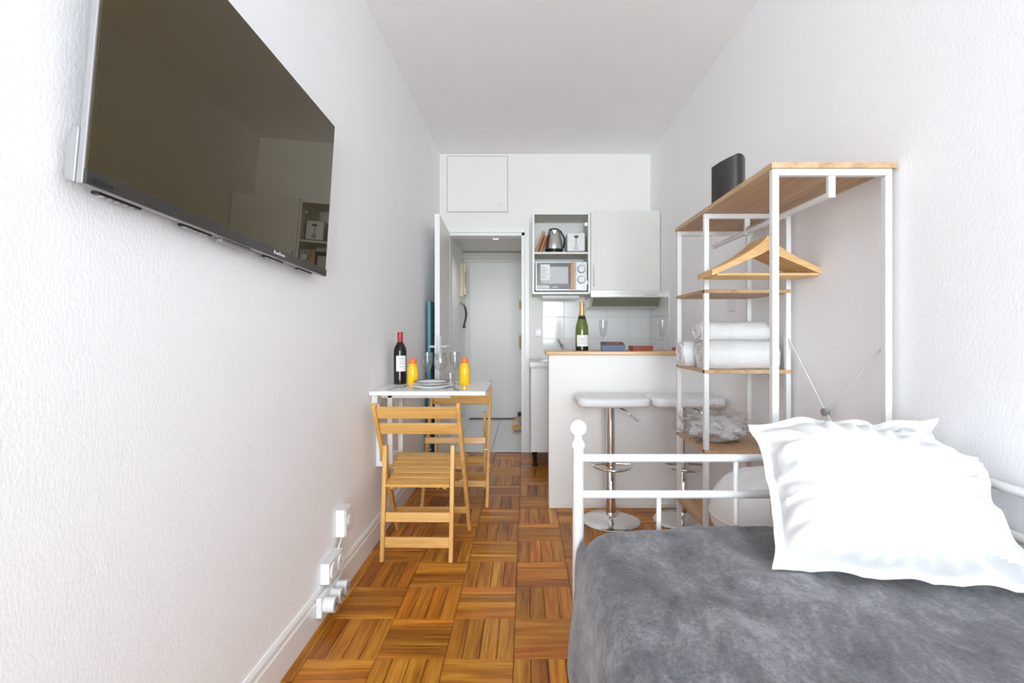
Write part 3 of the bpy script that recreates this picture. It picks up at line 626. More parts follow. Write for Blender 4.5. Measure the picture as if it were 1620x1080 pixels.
for z in (0.195, 0.105):
    mk('dial_ring', disc_y(new(), (0.395, 0, z), 0.035, -0.0055, -0.004, 32), 'black_satin', pn, smooth=True)
    mk('dial', disc_y(disc_y(new(), (0.395, 0, z), 0.029, -0.018, -0.0055, 32), (0.395, 0, z+0.008), 0.008, -0.0195, -0.018, 16), 'white_plastic', pn, smooth=True, bevel=0.002)
for x in (0.03, 0.41):
    for y in (0.04, 0.27): mk('foot', lathe(new(), [(0.012,0),(0.012,0.008)], 12, (x, y, 0)), 'black_plastic', mw)
# kettle, toaster, boards on the shelf
SZ = 1.44+0.3632
kt = thing('kettle', (at(876.5,0,4.30).x, 4.30, SZ), 'brushed steel kettle with black base and handle', 'kettle')
mk('power_base', lathe(new(), [(0.074,0),(0.076,0.004),(0.076,0.014),(0.072,0.018)], 32), 'black_plastic', kt, smooth=True)
mk('body', lathe(new(), [(0.073,0.019),(0.076,0.03),(0.074,0.07),(0.064,0.13),(0.053,0.185),(0.048,0.20)], 36), 'steel', kt, smooth=True)
mk('foot_band', lathe(new(), [(0.0745,0.018),(0.0775,0.02),(0.0772,0.034),(0.0755,0.034)], 36, cap=False), 'black_plastic', kt, smooth=True)
mk('lid', lathe(new(), [(0.049,0.198),(0.049,0.205),(0.040,0.213),(0.018,0.219),(0,0.220)], 32), 'black_plastic', kt, smooth=True)
mk('spout', prism(new(), [(-0.026, 0.196), (0.026, 0.196), (0.006, 0.152), (-0.006, 0.152)], -0.075, -0.045), 'steel', kt, bevel=0.006)
mk('handle', tube(new(), [(0.040, 0.02, 0.207), (0.062, 0.025, 0.195), (0.082, 0.03, 0.160), (0.094, 0.03, 0.135), (0.093, 0.03, 0.095), (0.085, 0.028, 0.062), (0.074, 0.026, 0.045)], 0.0085, 10), 'black_plastic', kt, smooth=True)
to = thing('toaster', (at(911.2,0,4.27).x, 4.26, SZ), 'white toaster seen end-on with front lever', 'toaster')
mk('body', bx(-0.078, 0.080, 0, 0.22, 0.012, 0.178), 'white_plastic', to, bevel=0.012, seg=3)
mk('base', bx(-0.076, 0.076, 0.004, 0.216, 0.0, 0.0115), 'black_plastic', to, bevel=0.003)
mk('lever_slot', bx(-0.0025, 0.0025, -0.001, 0.0, 0.055, 0.135), 'black_plastic', to); mk('lever', bx(-0.017, 0.017, -0.025, -0.001, 0.130, 0.146), 'black_plastic', to, bevel=0.003)
mk('dial', disc_y(new(), (0, 0, 0.045), 0.018, -0.014, 0.0, 24), 'silver_plastic', to, smooth=True, bevel=0.002)
for x in (-0.03, 0.03): mk('bread_slot', bx(x-0.014, x+0.014, 0.04, 0.19, 0.1775, 0.179), 'black_plastic', to)
def board(x, tilt, y0, y1, hgt, label):
    t = thing('cutting_board', (x, 0, SZ), label, 'cutting board', group='cutting boards in the open cabinet')
    ob = mk('board', bx(0, 0.024, y0, y1, 0, hgt), 'board_wood', t, bevel=0.004); t.rotation_euler = (0, tilt, 0)
    gr = mk('edge_groove', bx(0.0241, 0.0246, y0+0.02, y1-0.02, 0.02, hgt-0.02), 'red_brown', t)
board(0.078, 0.34, 4.24, 4.44, 0.20, 'light brown wooden cutting board leaning at the cabinet side')
board(0.108, 0.34, 4.30, 4.48, 0.17, 'reddish wooden cutting board between board and kettle')
# ------------------------------------------------------------------ bar stools
def make_stool(label, loc, rz):
    t = thing('bar_stool', loc, label, 'bar stool', rz, 'white bar stools at the breakfast bar')
    mk('base', lathe(new(), [(0,0),(0.170,0),(0.172,0.004),(0.165,0.010),(0.10,0.022),(0.05,0.034),(0.034,0.045),(0.031,0.055),(0,0.055)], 48), 'chrome', t, smooth=True)
    mk('outer_column', lathe(new(), [(0.029,0.05),(0.029,0.36),(0.026,0.365)], 28), 'chrome', t, smooth=True)
    mk('gas_piston', lathe(new(), [(0.024,0.364),(0.024,0.68)], 28), 'chrome', t, smooth=True)
    fr = mk('footrest', tube(new(), [(-0.027, -0.01, 0.34)]+[(-0.115*math.cos(a)*1.0, -0.02-0.145*math.sin(a), 0.34) for a in [PI*k/14 for k in range(15)]]+[(0.027, -0.01, 0.34)], 0.008, 10), 'chrome', t, smooth=True)
    mk('collar', lathe(new(), [(0.034,0.325),(0.034,0.352)], 24), 'chrome', t, smooth=True)
    mk('seat_plate', bx(-0.08, 0.08, -0.08, 0.08, 0.678, 0.6875), 'black_plastic', t, bevel=0.002)
    mk('lever', tube(new(), [(0.03, -0.02, 0.677), (0.08, -0.06, 0.66), (0.10, -0.07, 0.635)], 0.004, 8), 'chrome', t, smooth=True)
    mk('lever_grip', tube(new(), [(0.098, -0.069, 0.638), (0.145, -0.09, 0.605)], 0.007, 10), 'grey_plastic', t, smooth=True)
    # cushion: rounded slab with upswept rear and side lips
    bm = new(); nx, ny = 18, 16; top = {}; bot = {}
    for i in range(nx+1):
        for j in range(ny+1):
            u = -1+2*i/nx; v = -1+2*j/ny
            k = (1-abs(u)**6*abs(v)**6*0.10); x = 0.215*u*k; y = 0.150*v*k
            lift = 0.004*abs(u)**4
            e = max(abs(u), abs(v)); th = 0.052*(1-0.35*max(0, (e-0.90)/0.10)**2)
            top[i,j] = bm.verts.new((x, y, 0.688+lift+0.052-(0.052-th)*0.5)); bot[i,j] = bm.verts.new((x*0.985, y*0.985, 0.684+lift+(0.052-th)*0.5))
    for i in range(nx):
        for j in range(ny):
            bm.faces.new([top[i,j], top[i+1,j], top[i+1,j+1], top[i,j+1]]); bm.faces.new([bot[i,j], bot[i,j+1], bot[i+1,j+1], bot[i+1,j]])
    ring = [(i, 0) for i in range(nx)]+[(nx, j) for j in range(ny)]+[(i, ny) for i in range(nx, 0, -1)]+[(0, j) for j in range(ny, 0, -1)]
    for a, b_ in zip(ring, ring[1:]+ring[:1]): bm.faces.new([top[a], bot[a], bot[b_], top[b_]])
    mk('seat', bm, 'vinyl_white', t, smooth=True, sub=1)
    return t
st = make_stool('white bar stool with chrome column nearest the doorway', (0.502, 2.90, 0), 0.0)
s2 = copy_tree(st); s2['label'] = 'white bar stool with chrome column partly behind the rack'; s2.location = (0.93, 2.90, 0); s2.rotation_euler = (0, 0, -0.03)
# ------------------------------------------------------------------ clothes rack
RX0, RX1 = 0.765, 1.145; RY = (1.53, 2.11, 2.48); RZ = 1.625; tq = 0.021
rk = thing('clothes_rack', (RX0, RY[0], 0), 'tall white metal clothes rack with oak-look shelves', 'rack')
def rl(x, y, z): return (x-RX0, y-RY[0], z)
for y in RY:
    for x in (RX0+tq/2, RX1-tq/2-0.008):
        mk('post', beam(new(), rl(x, y, 0.006), rl(x, y, RZ-tq), tq, tq), 'white_metal', rk, bevel=0.002)
        mk('post_foot', lathe(new(), [(0.010,0),(0.010,0.006)], 12, rl(x, y, 0)), 'black_plastic', rk)
    mk('top_bar', beam(new(), rl(RX0, y, RZ-tq/2), rl(RX1-0.008, y, RZ-tq/2), tq, tq, (0,1,0)), 'white_metal', rk, bevel=0.002)
mk('top_shelf', bx(-0.004, RX1-RX0+0.004, -0.014, RY[2]-RY[0]+0.02, RZ+0.0005, RZ+0.019), 'rack_board', rk, bevel=0.0015)
def shelf(z, y0, y1, d=0.0):
    mk('shelf', bx(0.0, RX1-RX0-0.008, y0-RY[0], y1-RY[0], z-0.016, z), 'rack_board', rk, bevel=0.0015)
for z in (1.300, 0.955, 0.612): shelf(z, RY[1]-0.012, RY[2]+0.012)
shelf(0.285, RY[0]-0.012, RY[2]+0.012)
for z in (1.284, 0.939, 0.596, 0.269):
    for x in (RX0+tq/2, RX1-tq/2-0.008): mk('shelf_rail', beam(new(), rl(x, RY[1], z-0.009), rl(x, RY[2], z-0.009), 0.014, 0.014), 'white_metal', rk) if False else None
xr = 0.952; zr = 1.548
mk('hanging_rail', tube(new(), [rl(xr, RY[0], zr), rl(xr, RY[2], zr)], 0.011, 14), 'white_metal', rk, smooth=True)
for y in RY: mk('rail_drop', beam(new(), rl(xr, y, zr-0.012), rl(xr, y, RZ-tq), 0.022, 0.016), 'white_metal', rk, bevel=0.002)
xb = RX1-0.008-tq/2
ctr = (xb, (RY[0]+RY[1])/2+0.02, 0.817)
for y, z in ((RY[0], 1.085), (RY[1], 1.10), (RY[0], 0.535), (RY[1], 0.535)): mk('cross_brace', tube(new(), [rl(xb, y, z), rl(*ctr)], 0.003, 8), 'white_metal', rk, smooth=True)
mk('brace_clip', tube(new(), [rl(xb-0.012, ctr[1], ctr[2]), rl(xb+0.008, ctr[1], ctr[2])], 0.014, 16), 'silver_plastic', rk, smooth=True)
# black box on top of the rack
bm = new(); n = 14; pts = []
for k in range(n+1):
    a = PI*0.5*k/n; pts.append((-0.055+0.11*k/n, -0.02-0.05*math.sin(PI*k/n)*0.9))
pts += [(0.055, 0.05), (-0.055, 0.05)]
a = [bm.verts.new((x, y, 0.0)) for x, y in pts]; b_ = [bm.verts.new((x, y, 0.165+0.022*min(1, (x+0.055)/0.05)-0.004*max(0, x)/0.055)) for x, y in pts]
bm.faces.new(a[::-1]); bm.faces.new(b_)
for i in range(len(pts)): j = (i+1) % len(pts); bm.faces.new([a[i], a[j], b_[j], b_[i]])
ro = thing('router_box', (0.842, 2.02, RZ+0.0192), 'black curved upright box on top of the clothes rack', 'box', 0.12)
mk('shell', bm, 'black_satin', ro, smooth=True); mk('base_band', bx(-0.05, 0.05, -0.012, 0.054, 0.0, 0.006), 'black_plastic', ro)
# hangers
hp = thing('clothes_hanger', (xr, 1.93, zr), 'wooden clothes hanger, nearest of the row on the rack', 'hanger', group='wooden hangers on the rack')
hook = [(0.0, 0, -0.085), (0.0, 0, -0.045), (0.004, 0, -0.034), (0.016, 0, -0.022), (0.019, 0, 0.0), (0.013, 0, 0.013), (0.0, 0, 0.0185), (-0.013, 0, 0.013), (-0.018, 0, 0.002)]
mk('hook', tube(new(), hook, 0.0018, 8), 'chrome', hp, smooth=True)
for s in (-1, 1):
    bm = new(); rows = []; n = 12
    for k in range(n+1):
        q = k/n; x = s*(0.222*q); zc = -0.078-0.120*q**0.80; hh = 0.019*(1-q)**3+0.0125; th = 0.006+0.005*q**2
        rows.append([bm.verts.new((x, -th, zc-hh)), bm.verts.new((x, th, zc-hh)), bm.verts.new((x, th, zc+hh*0.9)), bm.verts.new((x, -th, zc+hh*0.9))])
    for a, b_ in zip(rows, rows[1:]):
        for i in range(4): bm.faces.new([a[i], a[(i+1)%4], b_[(i+1)%4], b_[i]])
    bm.faces.new(rows[0]); bm.faces.new(rows[-1][::-1])
    mk('shoulder', bm, 'hanger_wood', hp, bevel=0.002)
mk('trouser_bar', tube(new(), [(-0.200, 0, -0.203), (0.200, 0, -0.203)], 0.006, 12), 'hanger_wood', hp, smooth=True)
ORD = ['second', 'third', 'fourth', 'fifth', 'sixth', 'seventh']
hr = random.Random(5)
for k in range(6):
    h = copy_tree(hp); h.location = (xr, 1.93+0.0245*(k+1), zr); h.rotation_euler = (0, 0, hr.uniform(-0.004, 0.004))
    h['label'] = f'wooden clothes hanger, {ORD[k]} from the front of the row on the rack'
# towels
def towel(loc, r, ln, label, rz=0.0, flat=0.9):
    t = thing('rolled_towel', loc, label, 'towel', rz, 'rolled white towels on the rack')
    bm = new(); seg = 40; nl = 14; rows = []
    for i in range(nl+1):
        x = -ln/2+ln*i/nl; e = min(i, nl-i)/nl; rr = r*(0.93 if e == 0 else 1.0); row = []
        for k in range(seg):
            a = 2*PI*k/seg; q = noise.noise(Vector((x*9, math.cos(a)*2, math.sin(a)*2+loc[2]*20)))*0.06
            z = math.sin(a)*rr*flat*(1+q); z = max(z, -r*flat*0.82)
            row.append(bm.verts.new((x+0.006*math.sin(3*a+loc[2]*9)*(e == 0), math.cos(a)*rr*(1+q), z+r*flat*0.82)))
        rows.append(row)
    for a, b_ in zip(rows, rows[1:]):
        for k in range(seg): bm.faces.new([a[k], a[(k+1)%seg], b_[(k+1)%seg], b_[k]])
    bm.faces.new(rows[0]); bm.faces.new(rows[-1][::-1])
    mk('roll', bm, 'terry', t, smooth=True)
    for s in (-1, 1):
        pts = []
        for k in range(46):
            a = k*0.42; rr = r*(0.86-0.76*k/46); pts.append((s*(ln/2+0.002), math.cos(a)*rr, math.sin(a)*rr*flat*0.86+r*flat*0.86))
        mk('spiral_end', tube(new(), pts, 0.006, 7), 'terry', t, smooth=True)
    return t
z = 0.9553
towel((0.948, 2.205, z), 0.072, 0.325, 'rolled white towel, front one on the shelf board', 0.0, 0.95)
towel((0.905, 2.352, z), 0.068, 0.325, 'rolled white towel, rear one on the shelf board', 0.0, 0.95)
towel((0.948, 2.275, z+0.121), 0.058, 0.31, 'rolled white towel lying on top of two others', 0.0, 0.85)
# plastic bag with white linen
bg_ = thing('plastic_bag', (0.893, 2.275, 0.6123), 'clear plastic bag of white linen on the rack', 'bag')
def blob(name, mat, parent, c, r, seed, amp=0.25, fr=2.5, n=40):
    bm = new(); bmesh.ops.create_icosphere(bm, subdivisions=4, radius=1.0)
    for v in bm.verts:
        d = v.co.normalized(); q = 1+amp*noise.noise(d*fr+Vector((seed, 0, 0)))+amp*0.5*(abs(noise.noise(d*fr*2.3+Vector((0, seed, 0))))-0.2)
        v.co = Vector((d.x*r[0]*q, d.y*r[1]*q, d.z*r[2]*q))+Vector(c)
        if v.co.z < 0.004: v.co.z = 0.004
    return mk(name, bm, mat, parent, smooth=True)
blob('linen', 'cotton', bg_, (0.0, 0.0, 0.05), (0.12, 0.09, 0.055), 3, 0.4, 2.2)
blob('film', 'bag_film', bg_, (-0.02, 0.0, 0.068), (0.15, 0.105, 0.085), 9, 0.5, 3.0)
# round ribbed bundle on the bottom shelf
bm = new(); n = 96; rows = []
for i in range(33):
    ph = PI*i/32; row = []
    for k in range(n):
        a = 2*PI*k/n; rib = 1+0.016*math.sin(24*a)*max(0, math.cos(ph)+0.15)*math.sin(ph); r = math.sin(ph)**0.85
        z = math.cos(ph); z = z*0.165 if z > 0 else z*0.15
        row.append(bm.verts.new((0.215*r*rib*math.cos(a), 0.215*r*rib*math.sin(a), 0.152+z+0.006*noise.noise(Vector((math.cos(a)*2, math.sin(a)*2, ph*2))))) )
    rows.append(row)
for a, b_ in zip(rows, rows[1:]):
    for k in range(n): bm.faces.new([a[k], a[(k+1)%n], b_[(k+1)%n], b_[k]])
bmesh.ops.remove_doubles(bm, verts=bm.verts[:], dist=0.0005)
bd = thing('round_bundle', (0.915, 1.83, 0.2855), 'round white ribbed bundle on the bottom rack shelf', 'bundle')
mk('cover', bm, 'duvet_cloth', bd, smooth=True)
mk('seam', tube(new(), [(0.2165*math.cos(2*PI*k/48), 0.2165*math.sin(2*PI*k/48), 0.150) for k in range(49)], 0.003, 6), 'duvet_cloth', bd, smooth=True)
# ------------------------------------------------------------------ bed
BX0, BX1, BH = 0.150, 1.115, 1.405
bed = thing('bed', (BX0, BH, 0), 'white metal bed frame with ball finials along the right wall', 'bed')
def bl(x, y, z): return (x-BX0, y-BH, z)
BFY = -0.62
for x in (BX0, BX1):
    for y in (BH, BFY):
        p = mk('post', lathe(new(), [(0.0165,0),(0.0165,0.785),(0.019,0.788),(0.0205,0.794),(0.019,0.800),(0.0165,0.804),(0.012,0.812),(0.010,0.818)], 24, bl(x, y, 0)), 'white_metal', bed, smooth=True)
        mk('finial', lathe(new(), [(0.012,0.814)]+[(0.0255*math.sin(a), 0.842-0.0255*math.cos(a)) for a in [0.5+(PI-0.5)*k/14 for k in range(15)]], 28, bl(x, y, 0)), 'white_metal', p, smooth=True)
for z in (0.757, 0.653, 0.36):
    mk('headboard_rail', tube(new(), [bl(BX0+0.01, BH, z), bl(BX1-0.01, BH, z)], 0.0115, 14), 'white_metal', bed, smooth=True)
    mk('back_rail', tube(new(), [bl(BX1, BFY, z), bl(BX1, BH, z)], 0.0115, 14), 'white_metal', bed, smooth=True)
for z in (0.757, 0.653, 0.36): mk('footboard_rail', tube(new(), [bl(BX0+0.01, BFY, z), bl(BX1-0.01, BFY, z)], 0.0115, 14), 'white_metal', bed, smooth=True)
for x in (0.381, 0.602, 0.82, 1.0): mk('spindle', tube(new(), [bl(x, BH, 0.36), bl(x, BH, 0.653)], 0.0075, 12), 'white_metal', bed, smooth=True)
for x in (0.602, 0.93): mk('spindle', tube(new(), [bl(x, BH, 0.653), bl(x, BH, 0.757)], 0.0075, 12), 'white_metal', bed, smooth=True)
for x in (BX0, BX1): mk('side_rail', bx(x-BX0-0.012, x-BX0+0.012, BFY-BH+0.02, -0.02, 0.27, 0.31), 'white_metal', bed, bevel=0.003)
mk('mattress', bx(0.045, BX1-BX0-0.045, BFY-BH+0.03, -0.065, 0.312, 0.547), 'cotton', bed, bevel=0.04, seg=4)
# blanket
def sm(a, b_, t): t = max(0, min(1, (t-a)/(b_-a))); return t*t*(3-2*t)
bm = new(); NY, NT = 150, 120; grid = []
ZT = 0.578
for j in range(NY+1):
    v = j/NY
    y = 1.372-v*1.93; row = []
    for i in range(NT+1):
        t = i/NT
        x1 = 1.092; xe = 0.225; R = 0.085
        L0 = x1-xe; L1 = R*PI/2; L2 = 0.245; s = t*(L0+L1+L2)
        if s < L0: x, z, nx, nz = x1-s, ZT, 0, 1
        elif s < L0+L1: a = (s-L0)/R; x, z, nx, nz = xe-R*math.sin(a), ZT-R+R*math.cos(a), -math.sin(a), math.cos(a)
        else: x, z, nx, nz = xe-R, ZT-R-(s-L0-L1), -1, 0
        hang = max(0, (s-L0-L1*0.5)/L2)
        p = Vector((x, y, z))
        d = 0.010*noise.noise(Vector((s*2.2, y*1.8, 1.7)))+0.006*noise.noise(Vector((s*5+y*2, y*4, 4.1)))
        rd = noise.noise(Vector((s*3.0+y*2.4, y*0.9-s*0.8, 8.3))); d += 0.010*max(0, 1-abs(rd)*9)*sm(0.2, 0.6, abs(noise.noise(Vector((s*1.1, y*1.1, 2.2))))*2)
        d += 0.0025*noise.noise(Vector((s*18, y*12, 0.3)))
        hb = min(1, hang)
        d += hb*(0.026*math.sin(y*17+2*noise.noise(Vector((y*3, 0, 0))))*hb+0.012*noise.noise(Vector((y*9, s*3, 2)))+0.040*math.sin(PI*min(1, hang*0.75))-0.012*hb)
        p += Vector((nx, 0, nz))*d
        # foot of the headboard: round over and tuck, with a rolled dark hem
        e = y-1.29
        if e > 0 and s < L0+L1*0.6:
            q = e/0.082; p.z -= 0.035*q**2.5*(0.45+0.55*sm(0.55, 0.2, x)); 
            if 0.32 < x: p.z += 0.012*math.exp(-((e-0.068)/0.016)**2)*(0.6+0.7*noise.noise(Vector((x*7, 0, 5))))
        if e > 0 and s >= L0: p.x += 0.012*(e/0.082)**2
        row.append(bm.verts.new(p))
    grid.append(row)
for a, b_ in zip(grid, grid[1:]):
    for i in range(NT): bm.faces.new([a[i], a[i+1], b_[i+1], b_[i]])
blk = mk('blanket', bm, 'plush', smooth=True)
blk.modifiers.new('thick', 'SOLIDIFY').thickness = 0.012; blk.modifiers['thick'].offset = -1
tag(blk, 'grey plush blanket spread over the bed', 'blanket')
# pillows
def pillow(name, TL, TR, BL, BR, T, seed, label, top_bulge=0.0, fl=0.10, back=1.0, droop=0.0):
    TL, TR, BL, BR = map(Vector, (TL, TR, BL, BR)); n, m_ = 90, 70
    nrm = ((BR-BL).cross(TL-BL)).normalized()
    if nrm.y > 0: nrm = -nrm
    org = (BL+BR)/2; bm = new(); sides = {}
    for sgn in (1, -1):
        for i in range(n+1):
            for j in range(m_+1):
                u = i/n; v = j/m_; edge = (i in (0, n)) or (j in (0, m_))
                if sgn == -1 and edge: sides[sgn,i,j] = sides[1,i,j]; continue
                p = BL.lerp(BR, u).lerp(TL.lerp(TR, u), v)
                U_ = 2*u-1; V_ = 2*v-1
                iu = min(1, abs(U_)/(1-fl)); iv = min(1, abs(V_)/(1-fl*1.3))
                th = T*(max(0, 1-iu**2.6)*max(0, 1-iv**2.6))**0.55
                cr = math.exp(-((1-abs(U_))/0.35)**2)+0.6*math.exp(-((1-abs(V_))/0.3)**2)
                w1 = noise.noise(Vector((u*3.0+seed, v*3.0, sgn*2)))*0.020
                w2_ = (max(0, 1-6*abs(noise.noise(Vector((u*4.5+seed+v*1.5, v*5-u*2, sgn*3.3))))))*0.020*cr
                w3 = noise.noise(Vector((u*12+seed, v*11, sgn)))*0.005*cr
                rad = 0.009*math.sin(math.atan2(V_*0.8, U_)*26+3*noise.noise(Vector((u*2, v*2, seed))))*sm(0.45, 0.85, max(abs(U_), abs(V_)))*(1-sm(0.93, 1.0, max(iu, iv)))
                p = p+nrm*sgn*(th*(1.0 if sgn == 1 else back)+(w1+w2_+w3+rad)*(1 if th > 0.002 else 0.25)+0.0012)
                f = max(iu, iv)
                if f >= 1 or edge:
                    p += nrm*(0.010*math.sin(u*23+seed)*sm(0.8, 1, abs(V_))+0.010*math.sin(v*19+seed*2)*sm(0.8, 1, abs(U_)))
                p += (TL-BL).normalized()*(top_bulge*math.sin(PI*u)*sm(0.3, 1, v)+0.008*noise.noise(Vector((u*6, seed, 0)))*sm(0.5, 1, abs(V_)))
                p += (TR-TL).normalized()*(0.012*noise.noise(Vector((seed, v*6, 3)))-0.022*math.sin(PI*v)*U_)*sm(0.4, 1, abs(U_))
                zmin = 0.590+0.002*sgn
                if p.z < zmin: p.z = zmin+0.15*(p.z-zmin)*0
                if p.x > XR-0.006: p.x = XR-0.006
                sides[sgn,i,j] = bm.verts.new(p-org)
    for sgn in (1, -1):
        for i in range(n):
            for j in range(m_):
                f = [sides[sgn,i,j], sides[sgn,i+1,j], sides[sgn,i+1,j+1], sides[sgn,i,j+1]]
                try: bm.faces.new(f if sgn == 1 else f[::-1])
                except ValueError: pass
    t = thing(name, org, label, 'pillow', group='white pillows on the bed')
    mk('pillow_case', bm, 'cotton', t, smooth=True)
    return t
pillow('pillow', (0.605, 1.325, 0.868), (1.115, 1.20, 0.815), (0.545, 1.085, 0.594), (1.055, 0.975, 0.594), 0.085, 2.3, 'big white pillow in flanged case leaning at the bed head', 0.05, back=0.25)
pillow('pillow', (0.68, 1.352, 0.835), (1.135, 1.347, 0.884), (0.68, 1.33, 0.594), (1.12, 1.33, 0.594), 0.020, 7.1, 'second white pillow showing its corner behind the big one', 0.0, 0.09)
# ------------------------------------------------------------------ sockets on the left wall
def sock(px, py, Xw=XL): s = (px-VX)/Xw; D = F/s; return D, H-(py-VY)/s
jb = thing('switch_box', (XL, 2.055, 0.255), 'white surface-mounted box on the wall behind the chair', 'electrical box')
mk('case', bx(0.0005, 0.04, 0, 0.085, 0.0, 0.115), 'white_plastic', jb, bevel=0.003); mk('front_plate', bx(0.0402, 0.044, 0.006, 0.079, 0.006, 0.109), 'white_plastic', jb, bevel=0.001)
mk('round_cover', tube(new(), [(0.044, 0.0425, 0.06), (0.047, 0.0425, 0.06)], 0.022, 24), 'gloss_paint', jb, smooth=True)
so = thing('wall_socket', (XL, 1.90, 0.135), 'white double wall socket just above the baseboard', 'socket')
mk('case', bx(0.0005, 0.038, 0, 0.15, 0.0, 0.082), 'white_plastic', so, bevel=0.004)
for y in (0.04, 0.11):
    pl = mk('socket_ring', tube(new(), [(0.038, y, 0.041), (0.043, y, 0.041)], 0.030, 24), 'gloss_paint', so, smooth=True)
    mk('socket_hole', tube(new(), [(0.0428, y, 0.041), (0.0434, y, 0.041)], 0.006, 12), 'grey_plastic', pl, smooth=True)
mp_ = thing('multi_plug', (XL+0.0142, 1.83, 0.045), 'row of white round plugs in a socket block on the baseboard', 'power strip')
mk('block', bx(0.0003, 0.022, 0, 0.205, 0.0, 0.075), 'white_plastic', mp_, bevel=0.004)
for y in (0.036, 0.098, 0.160):
    pg = mk('plug', tube(new(), [(0.022, y, 0.036), (0.062, y, 0.036)], 0.028, 24), 'white_plastic', mp_, smooth=True)
    mk('plug_face', tube(new(), [(0.062, y, 0.036), (0.0635, y, 0.036)], 0.023, 24), 'grey_plastic', pg, smooth=True)
    mk('plug_hole', tube(new(), [(0.0636, y, 0.036), (0.064, y, 0.036)], 0.006, 10), 'black_plastic', pg, smooth=True)
cd = mk('power_cable', tube(new(), [(XL+0.02, 2.075, 0.254), (XL+0.018, 2.065, 0.24), (XL+0.012, 2.06, 0.232), (XL+0.010, 2.045, 0.222), (XL+0.014, 2.03, 0.218)], 0.004, 8) if False else tube(new(), [(XL+0.02, 2.09, 0.254), (XL+0.016, 2.085, 0.245), (XL+0.018, 2.06, 0.228), (XL+0.02, 2.035, 0.219)], 0.004, 8), 'white_plastic', smooth=True)
tag(cd, 'short white cable from the surface box to the socket', 'cable')
sw = thing('light_switch', (0.085, YB, 1.07), 'small white socket plate on the kitchen end wall', 'socket')
mk('plate', bx(0, 0.06, -0.012, -0.0005, 0, 0.08), 'white_plastic', sw, bevel=0.003); mk('socket_ring', disc_y(new(), (0.03, 0, 0.04), 0.02, -0.015, -0.012), 'gloss_paint', sw, smooth=True)
# second socket seen through the rack on the right wall
s3 = thing('rack_wall_socket', (XR, 2.70, 1.23), 'small white socket on the wall behind the rack', 'socket')
mk('plate', bx(-0.012, -0.0005, 0, 0.08, 0, 0.08), 'white_plastic', s3, bevel=0.003); mk('socket_ring', tube(new(), [(-0.012, 0.04, 0.04), (-0.015, 0.04, 0.04)], 0.02, 20), 'gloss_paint', s3, smooth=True)
# ------------------------------------------------------------------ hall things
ip = thing('intercom_phone', (-0.775, 5.90, 1.54), 'cream intercom handset on the hall wall', 'intercom')
mk('case', bx(-0.0245, 0.02, 0, 0.09, 0.0, 0.40), 'cream_plastic', ip, bevel=0.006)
hs_ = mk('handset', prism(new(), [(0.021, 0.02), (0.05, 0.02), (0.055, 0.09), (0.036, 0.12), (0.036, 0.28), (0.055, 0.31), (0.05, 0.385), (0.021, 0.385)], 0.015, 0.075), 'cream_plastic', ip, bevel=0.005)
mk('coiled_cord', tube(new(), [(0.045+0.012*math.cos(k*1.1), 0.045+0.012*math.sin(k*1.1), 0.02+0.14*k/60) for k in range(61)] if False else [(0.060+0.008*math.cos(k*1.1), 0.045+0.010*math.sin(k*1.1), 0.03+0.30*k/90) for k in range(91)], 0.003, 6), 'cream_plastic', ip, smooth=True)
hk = mk('hanging_strap', tube(new(), [(-0.755, 5.95, 1.44), (-0.735, 5.95, 1.40), (-0.725, 5.95, 1.33), (-0.735, 5.95, 1.26), (-0.75, 5.95, 1.20), (-0.752, 5.95, 1.16)], [0.008, 0.013, 0.014, 0.012, 0.012, 0.022], 10), 'cord_dark', smooth=True)
tag(hk, 'dark curved strap hanging below the intercom', 'strap')
hk2 = mk('coat_hook', tube(new(), [(XL, 5.95, 1.46), (-0.77, 5.95, 1.45), (-0.75, 5.95, 1.435), (-0.745, 5.95, 1.45)], 0.006, 8), 'brass', smooth=True); tag(hk2, 'small brass coat hook holding the dark strap', 'hook')
sh = thing('corner_stand', (-0.01, 5.55, 0), 'small bamboo triangle stand on the hall floor', 'stand')
mk('ledge', bx(-0.15, 0.10, -0.10, 0.10, 0.03, 0.05), 'bamboo_x', sh, bevel=0.002)
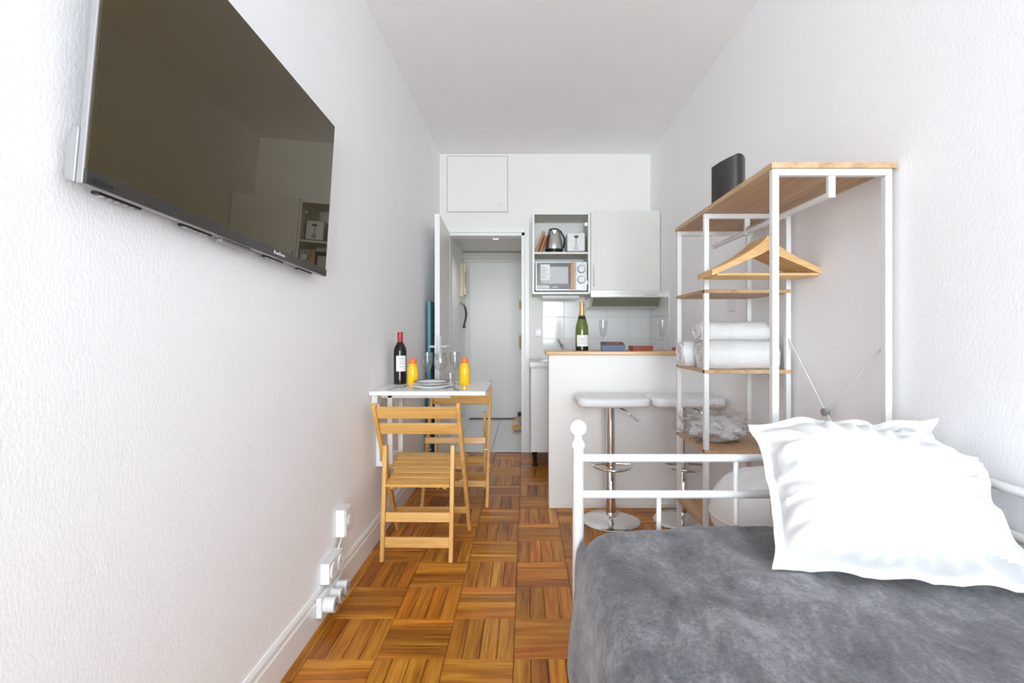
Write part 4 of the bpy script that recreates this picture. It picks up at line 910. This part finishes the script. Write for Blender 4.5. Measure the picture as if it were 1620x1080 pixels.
for p0, p1 in (((-0.15, -0.09, 0.05), (-0.10, -0.09, 0.17)), ((-0.05, -0.09, 0.05), (-0.10, -0.09, 0.17))): mk('strut', beam(new(), p0, p1, 0.014, 0.014, (0,1,0)), 'bamboo_z', sh)
for x in (-0.14, 0.09):
    for y in (-0.085, 0.085): mk('foot', bx(x-0.008, x+0.008, y-0.008, y+0.008, 0, 0.03), 'bamboo_z', sh)
gb = thing('grey_tin', (-0.045, 5.56, 0.0502), 'small grey tin with dark lid on the bamboo stand', 'tin')
mk('can', lathe(new(), [(0.042,0),(0.045,0.004),(0.048,0.11)], 24), 'grey_plastic', gb, smooth=True); mk('lid', lathe(new(), [(0.05,0.1105),(0.05,0.15),(0.046,0.153),(0,0.153)], 24), 'cord_dark', gb, smooth=True)
rp = thing('red_pack', (0.045, 5.57, 0.0502), 'small red packet beside the grey tin', 'packet')
mk('pack', bx(-0.035, 0.035, -0.03, 0.03, 0, 0.13), 'red_brown', rp, bevel=0.003); mk('flap', bx(-0.03, 0.03, -0.01, 0.01, 0.1305, 0.15), 'red_brown', rp, bevel=0.002)
ib = thing('folded_board', (-0.765, 3.86, 0), 'narrow teal board standing between open door and wall', 'board')
mk('panel', bx(-0.012, 0.014, 0, 0.30, 0.03, 1.36), 'teal', ib, bevel=0.006); mk('foot_bar', bx(-0.014, 0.018, 0.0, 0.30, 0.0, 0.028), 'black_plastic', ib, bevel=0.003)
dl = thing('ceiling_spotlight', (-0.33, 5.35, HZ), 'round recessed spotlight in the hall ceiling', 'lamp')
mk('rim', lathe(new(), [(0.045,-0.001),(0.045,-0.008),(0.036,-0.010),(0.034,-0.004)], 28, cap=False), 'chrome', dl, smooth=True); mk('bulb', lathe(new(), [(0.034,-0.004),(0.02,-0.006),(0,-0.007)], 24), 'lamp_glow', dl, smooth=True)
lp = bpy.data.lights.new('hall_spot_lamp', 'SPOT'); lp.energy = 16; lp.spot_size = 2.6; lp.spot_blend = 0.8; lp.color = (1.0, 0.95, 0.88); lp.shadow_soft_size = 0.04
lo = bpy.data.objects.new('hall_spot_lamp', lp); C.objects.link(lo); lo.location = (-0.33, 5.35, HZ-0.02); lo.parent = None
